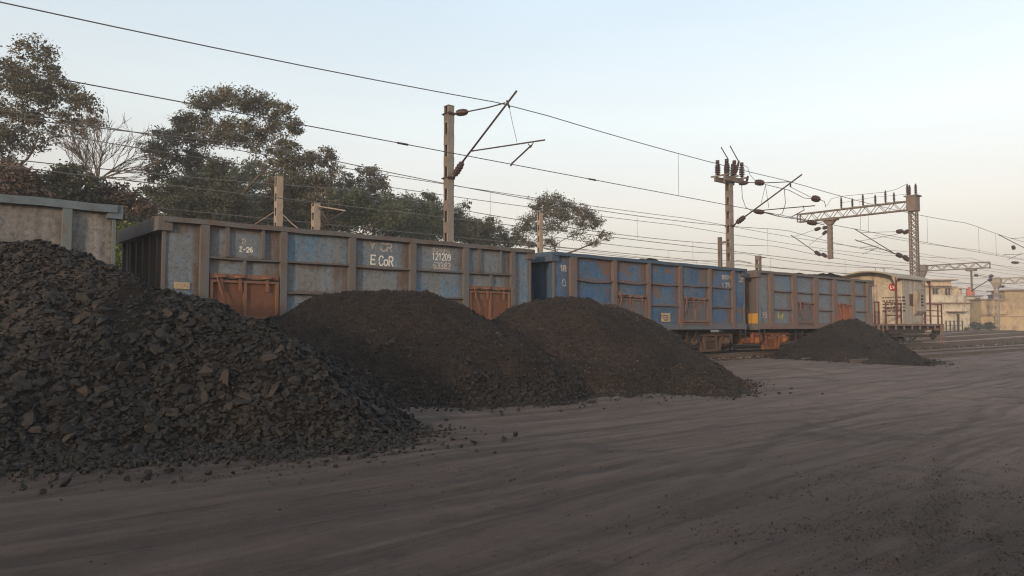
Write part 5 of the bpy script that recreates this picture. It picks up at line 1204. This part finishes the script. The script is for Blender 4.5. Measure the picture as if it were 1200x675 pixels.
# low growth behind the first wagon
tree('bush', 'reddish brown thicket at the far left behind the slate-topped wagon', 14, 14, [(5, 205, 26, 18), (30, 212, 22, 16), (-20, 215, 26), (10, 232, 28, 18), (40, 236, 24, 16), (-15, 250, 34)], 'leaf_brown', 1.6, .075, 81, .10, cat='bush', group='bushes behind the first wagon')
tree('bush', 'dark rounded bush below the leafless tree', 80, 14.5, [(62, 212, 20, 13), (82, 204, 17, 12), (97, 214, 17, 13), (70, 230, 24, 15), (98, 234, 20, 15), (55, 245, 24), (90, 250, 26)], 'leaf_dark', 1.6, .075, 83, .10, cat='bush', group='bushes behind the first wagon')
tree('bush', 'reddish brown bush at the end of the slate-topped wagon', 130, 14.5, [(118, 222, 14, 11), (134, 226, 18, 12), (152, 232, 17, 11), (125, 240, 18, 12), (150, 246, 22, 13), (168, 248, 14, 10), (140, 258, 24)], 'leaf_brown', 1.5, .075, 87, .09, cat='bush', group='bushes behind the first wagon')
tree('bush', 'light green bush glimpsed in the gap between the first two wagons', 143, 6, [(140, 272, 14, 12), (146, 292, 14, 12), (143, 312, 16, 14), (150, 300, 12, 12)], 'leaf_lime', 2.2, .05, 89, .05, cat='bush', group='bushes behind the first wagon')
tree('bush', 'dark hedge-like bush behind the gap between the first two wagons', 150, 9, [(128, 270, 22, 20), (160, 275, 22, 20), (145, 300, 30, 24)], 'leaf_dark', 1.8, .06, 91, .06, cat='bush', group='bushes behind the first wagon')

# ------------------------------------------------------------------ houses across the yard
def wallmat(name, a, b, stain=(.18, .14, .11)): return weathered(name, a, b, stain, .55, .45, .9, .1)
M['w_cream'] = wallmat('wall_cream', (.62, .50, .34), (.55, .44, .31)); M['w_pale'] = wallmat('wall_pale', (.58, .52, .42), (.50, .45, .37)); M['w_ochre'] = wallmat('wall_ochre', (.52, .38, .22), (.44, .33, .20), (.2, .14, .1))
M['coping'] = wallmat('coping_brown', (.22, .11, .08), (.18, .10, .08)); M['slab'] = wallmat('roof_slab', (.34, .24, .16), (.28, .2, .15)); M['tank'] = wallmat('tank_orange', (.62, .13, .04), (.55, .12, .05)); M['tin'] = wallmat('tin_roof', (.20, .17, .20), (.16, .14, .17))
def house(px0, px1, ytop, Yd, dep, wall, label, coping='coping', floors=(), windows=(), name='house', doors=(), slab=None, ang=0.0, over=.35, cat='house'):
    """front stands at depth Yd; windows are px rectangles on the front"""
    a, b = at(px0, 388, Yd), at(px1, 388, Yd); W_ = b.x - a.x; base = Vector((a.x, Yd, 0)); base.z = float(ground_xy(a.x, Yd)) - .3
    r = empty(name, base); tag(r, label, cat); H = at(px0, ytop, Yd).z - base.z
    m = MB(); t = .25; P = lambda px, py: (at(px, py, Yd) - base)
    # front wall with real openings
    xs = sorted({0, W_} | {P(w[0], 0).x for w in list(windows) + list(doors)} | {P(w[2], 0).x for w in list(windows) + list(doors)})
    zs = sorted({0, H} | {max(0, P(px0, w[1]).z) for w in list(windows) + list(doors)} | {max(0, P(px0, w[3]).z) for w in list(windows) + list(doors)})
    ops = [(P(w[0], 0).x, P(w[2], 0).x, P(px0, w[3]).z, P(px0, w[1]).z) for w in list(windows) + list(doors)]
    for x0, x1 in zip(xs[:-1], xs[1:]):
        for z0, z1 in zip(zs[:-1], zs[1:]):
            cx, cz = (x0 + x1) / 2, (z0 + z1) / 2
            if any(o[0] < cx < o[1] and o[2] < cz < o[3] for o in ops): continue
            m.add([(x0, 0, z0), (x1, 0, z0), (x1, 0, z1), (x0, 0, z1)], [(0, 1, 2, 3)])
    for o in ops:
        m.add([(o[0], 0, o[2]), (o[1], 0, o[2]), (o[1], t, o[2]), (o[0], t, o[2]), (o[0], 0, o[3]), (o[1], 0, o[3]), (o[1], t, o[3]), (o[0], t, o[3])], [(0, 1, 2, 3), (4, 7, 6, 5), (0, 3, 7, 4), (1, 5, 6, 2)])
    m.add([(0, 0, 0), (0, dep, 0), (0, dep, H), (0, 0, H)], [(0, 1, 2, 3)]); m.add([(W_, 0, 0), (W_, 0, H), (W_, dep, H), (W_, dep, 0)], [(0, 1, 2, 3)]); m.add([(0, dep, 0), (W_, dep, 0), (W_, dep, H), (0, dep, H)], [(3, 2, 1, 0)])
    m.build('wall', M[wall], r, fix=False)
    m = MB(); m.box(-over, W_ + over, -over, dep + over, H, H + .16); m.build('roof', M[slab or coping], r)
    for z_px, pr in floors:
        z = P(px0, z_px).z; m = MB(); m.box(-.1, W_ + .1, -pr, -.004, z, z + .14); m.build('ledge', M[coping], r)
    for o in ops[:len(windows)]:
        m = MB(); m.box(o[0] + .002, o[1] - .002, t - .06, t - .04, o[2] + .002, o[3] - .002); wn = m.build('window', M['glass_dark'], r)
        m = MB(); f_ = .07
        for q in ((o[0], o[0] + f_), (o[1] - f_, o[1]), ((o[0] + o[1]) / 2 - f_ / 2, (o[0] + o[1]) / 2 + f_ / 2)): m.box(q[0] + .001, q[1] - .001, t - .12, t - .065, o[2] + .003, o[3] - .003)
        m.build('window_frame', M['w_pale'], wn)
        m = MB(); m.box(o[0] - .3, o[1] + .3, -.55, -.004, o[3] + .08, o[3] + .18); m.build('sunshade', M['slab'], r)
    for o in ops[len(windows):]:
        m = MB(); m.box(o[0] + .002, o[1] - .002, t - .06, t - .02, o[2] + .01, o[3] - .002); m.build('door', M['steel_dark'], r)
    return r, Frame(base, 0), W_, H
house(1078, 1113.5, 329, 108, 8, 'w_cream', 'upper cream house with a flat overhanging roof and two windows, behind the brake van', slab='slab', windows=((1083, 338, 1090, 345), (1097.5, 338, 1104.5, 346)), floors=((336, .6),), over=.9)
house(1113.8, 1120.5, 337, 109, 6, 'w_cream', 'narrow cream stair tower joined to the upper cream house', windows=((1115.3, 339.5, 1117, 347),), slab='slab', over=.25)
r, fr, W_, H = house(1078, 1137, 356, 97, 7, 'w_pale', 'low pale house with a brown roof edge, in front of the upper cream house', doors=((1110, 368, 1113.5, 388),), windows=(), over=.35)
m = MB(); x0 = fr(at(1108, 366, 97)); x1 = fr(at(1129, 366, 97)); m.box(x0.x, x1.x, -1.0, -.01, x0.z, x0.z + .12); m.build('awning', M['coping'], r)
m = MB(); m.box(.1, W_ - .1, .4, .55, H + .17, H + 1.1); m.build('parapet', M['w_pale'], r)
def gate(px0, px1, Yd, h, label):
    a, b = at(px0, 388, Yd), at(px1, 388, Yd); z = float(ground_xy(a.x, Yd)); m = MB(); n = 4
    for k in range(n + 1): x = a.x + (b.x - a.x) * k / n; m.box(x - .06, x + .06, Yd - .06, Yd + .06, z - .2, z + h)
    for hh in (.2, h - .1, h * .55): m.box(a.x, b.x, Yd - .03, Yd + .03, z + hh, z + hh + .07)
    return tag(m.build('fence', M['steel_dark']), label, 'fence')
gate(1109, 1128, 92, 1.4, 'thin dark rail fence in front of the low pale house')
house(1137.5, 1152, 372, 112, 6, 'w_pale', 'small pale shed with a grey roof between the pale house and the ochre house', slab='tin', coping='tin')
house(1137.5, 1151, 364, 118, 5, 'w_pale', 'grey-roofed hut rising behind the small pale shed', slab='tin', coping='tin', over=.6)
house(1118, 1150, 347.5, 124, 6, 'w_pale', 'long pale block behind the houses, carrying the orange water tank', slab='tin', coping='tin', windows=((1133, 350, 1136, 355),))
tb = at(1148, 346.5, 124); zt = at(1146, 347.5, 124).z + .15
m = MB(); m.lathe((tb.x, 126.5, zt), (0, 0, 1), [(0, .0), (.0, .42), (.05, .5), (.9, .5), (1.0, .46), (1.2, .22), (1.3, .2)], 20) if False else m.lathe((tb.x, 126.5, zt), (0, 0, 1), [(0, .62), (.1, .66), (.6, .64), (1.1, .66), (1.15, .64), (1.5, .34), (1.6, .3), (1.6, .05)], 22)
tag(m.build('water_tank', M['tank']), 'round orange water tank on the roof of the long pale block', 'water tank')
house(1151, 1180, 351.5, 104, 2.6, 'w_ochre', 'ochre house with a plain upper wall, left part of the ochre buildings', windows=((1157.5, 353.5, 1160, 359),), floors=((369, .35),), coping='slab')
r, fr, W_, H = house(1179, 1232, 341, 107, 3, 'w_ochre', 'taller ochre house with a dark wide window at the right edge', windows=((1190.5, 354.5, 1204, 364.5), (1212, 354.5, 1222, 364.5)), floors=((340.5, .5),), slab='slab', coping='slab', over=.5)
tb = at(1158, 350, 106); m = MB(); m.box(tb.x, tb.x + 1.2, 105, 106, at(1158, 351, 105).z, at(1158, 346, 105).z); m.box(tb.x - .1, tb.x + 1.3, 104.9, 106.1, at(1158, 346, 105).z, at(1158, 346, 105).z + .1)
tag(m.build('rooftop_box', M['tin']), 'small grey box on the roof of the left ochre house', 'roof box')
def ywall(px0, px1, ytop, Yd, mat, label):
    a, b = at(px0, 388, Yd), at(px1, 388, Yd); z = float(ground_xy(a.x, Yd)) - .3; h = at(px0, ytop, Yd).z; r = empty('boundary_wall', (a.x, Yd, z)); tag(r, label, 'wall')
    m = MB(); m.box(0, b.x - a.x, 0, .25, 0, h - z); m.build('wall_face', M[mat], r)
    m = MB(); m.box(-.05, b.x - a.x + .05, -.07, .32, h - z, h - z + .12); m.build('coping', M['slab'], r); return r
ywall(1150, 1240, 371.5, 99, 'w_ochre', 'ochre boundary wall along the yard in front of the ochre houses')
tree('bush', 'dark small tree before the shed, between the pale and the ochre houses', 1144, 1, [(1141, 382, 4, 4), (1147, 384, 4, 3.5)], 'leaf_dark', 1.0, .12, 95, .05, cat='bush') if False else None
def far_bush(px, py, r, Yd, label, seed, mat='leaf_dark', n=500):
    b = at(px, 388, Yd); b.z = float(ground_xy(b.x, Yd)); root = empty('bush', b); tag(root, label, 'bush', 'bushes by the houses'); p = at(px, py, Yd) - b; rm = r * Yd / FOC; m = MB(); m.tube([(0, 0, -.1), (0, 0, p.z)], [.08, .04], 6); m.build('trunk', M['bark'], root)
    leaves('foliage', [tuple(p)], [(rm, rm, rm * .8)], [n], .16, M[mat], root, seed, tight=.25)
far_bush(1142, 381, 4.5, 95, 'dark bush in front of the small pale shed', 3); far_bush(1149, 383, 3.6, 95.5, 'lower dark bush beside the ochre boundary wall', 5); far_bush(1160, 382, 4.5, 97, 'dark ragged bush against the ochre boundary wall', 7); far_bush(1133, 386, 2.2, 93, 'small bush at the corner of the low pale house', 9, n=250)
# far wooded edge of the yard
rs = np.random.RandomState(3); C, Rr, nl = [], [], []
for k in range(90):
    px = -200 + 2400 * k / 90; Yd = 210 + 30 * rs.rand(); x = (px - 600) / FOC * Yd
    if abs(px - 600) < 1200: C.append((x, Yd, 1.5 + rs.rand() * 1.2)); Rr.append((5, 3, 1.8 + rs.rand())); nl.append(420)
tag(leaves('treeline', C, Rr, nl, .5, M['leaf_green'], None, 9, tight=.25), 'low far line of trees closing off the railway yard', 'treeline', kind='stuff')

# ------------------------------------------------------------------ dusty air
HAZE = .0019
m = MB(); m.box(-430, 430, -430, 430, -1.5, 17.5); hz = m.build('haze', None or M['wire']); hz.data.materials.clear()
hm = bpy.data.materials.new('haze_air'); hm.use_nodes = True; t = hm.node_tree; t.nodes.clear(); o_ = t.nodes.new('ShaderNodeOutputMaterial'); pv = t.nodes.new('ShaderNodeVolumePrincipled')
pv.inputs['Color'].default_value = (.95, .90, .86, 1); pv.inputs['Density'].default_value = HAZE; pv.inputs['Anisotropy'].default_value = .3; t.links.new(pv.outputs[0], o_.inputs['Volume'])
hz.data.materials.append(hm); tag(hz, 'thin dusty evening air over the railway yard', 'haze', kind='stuff')
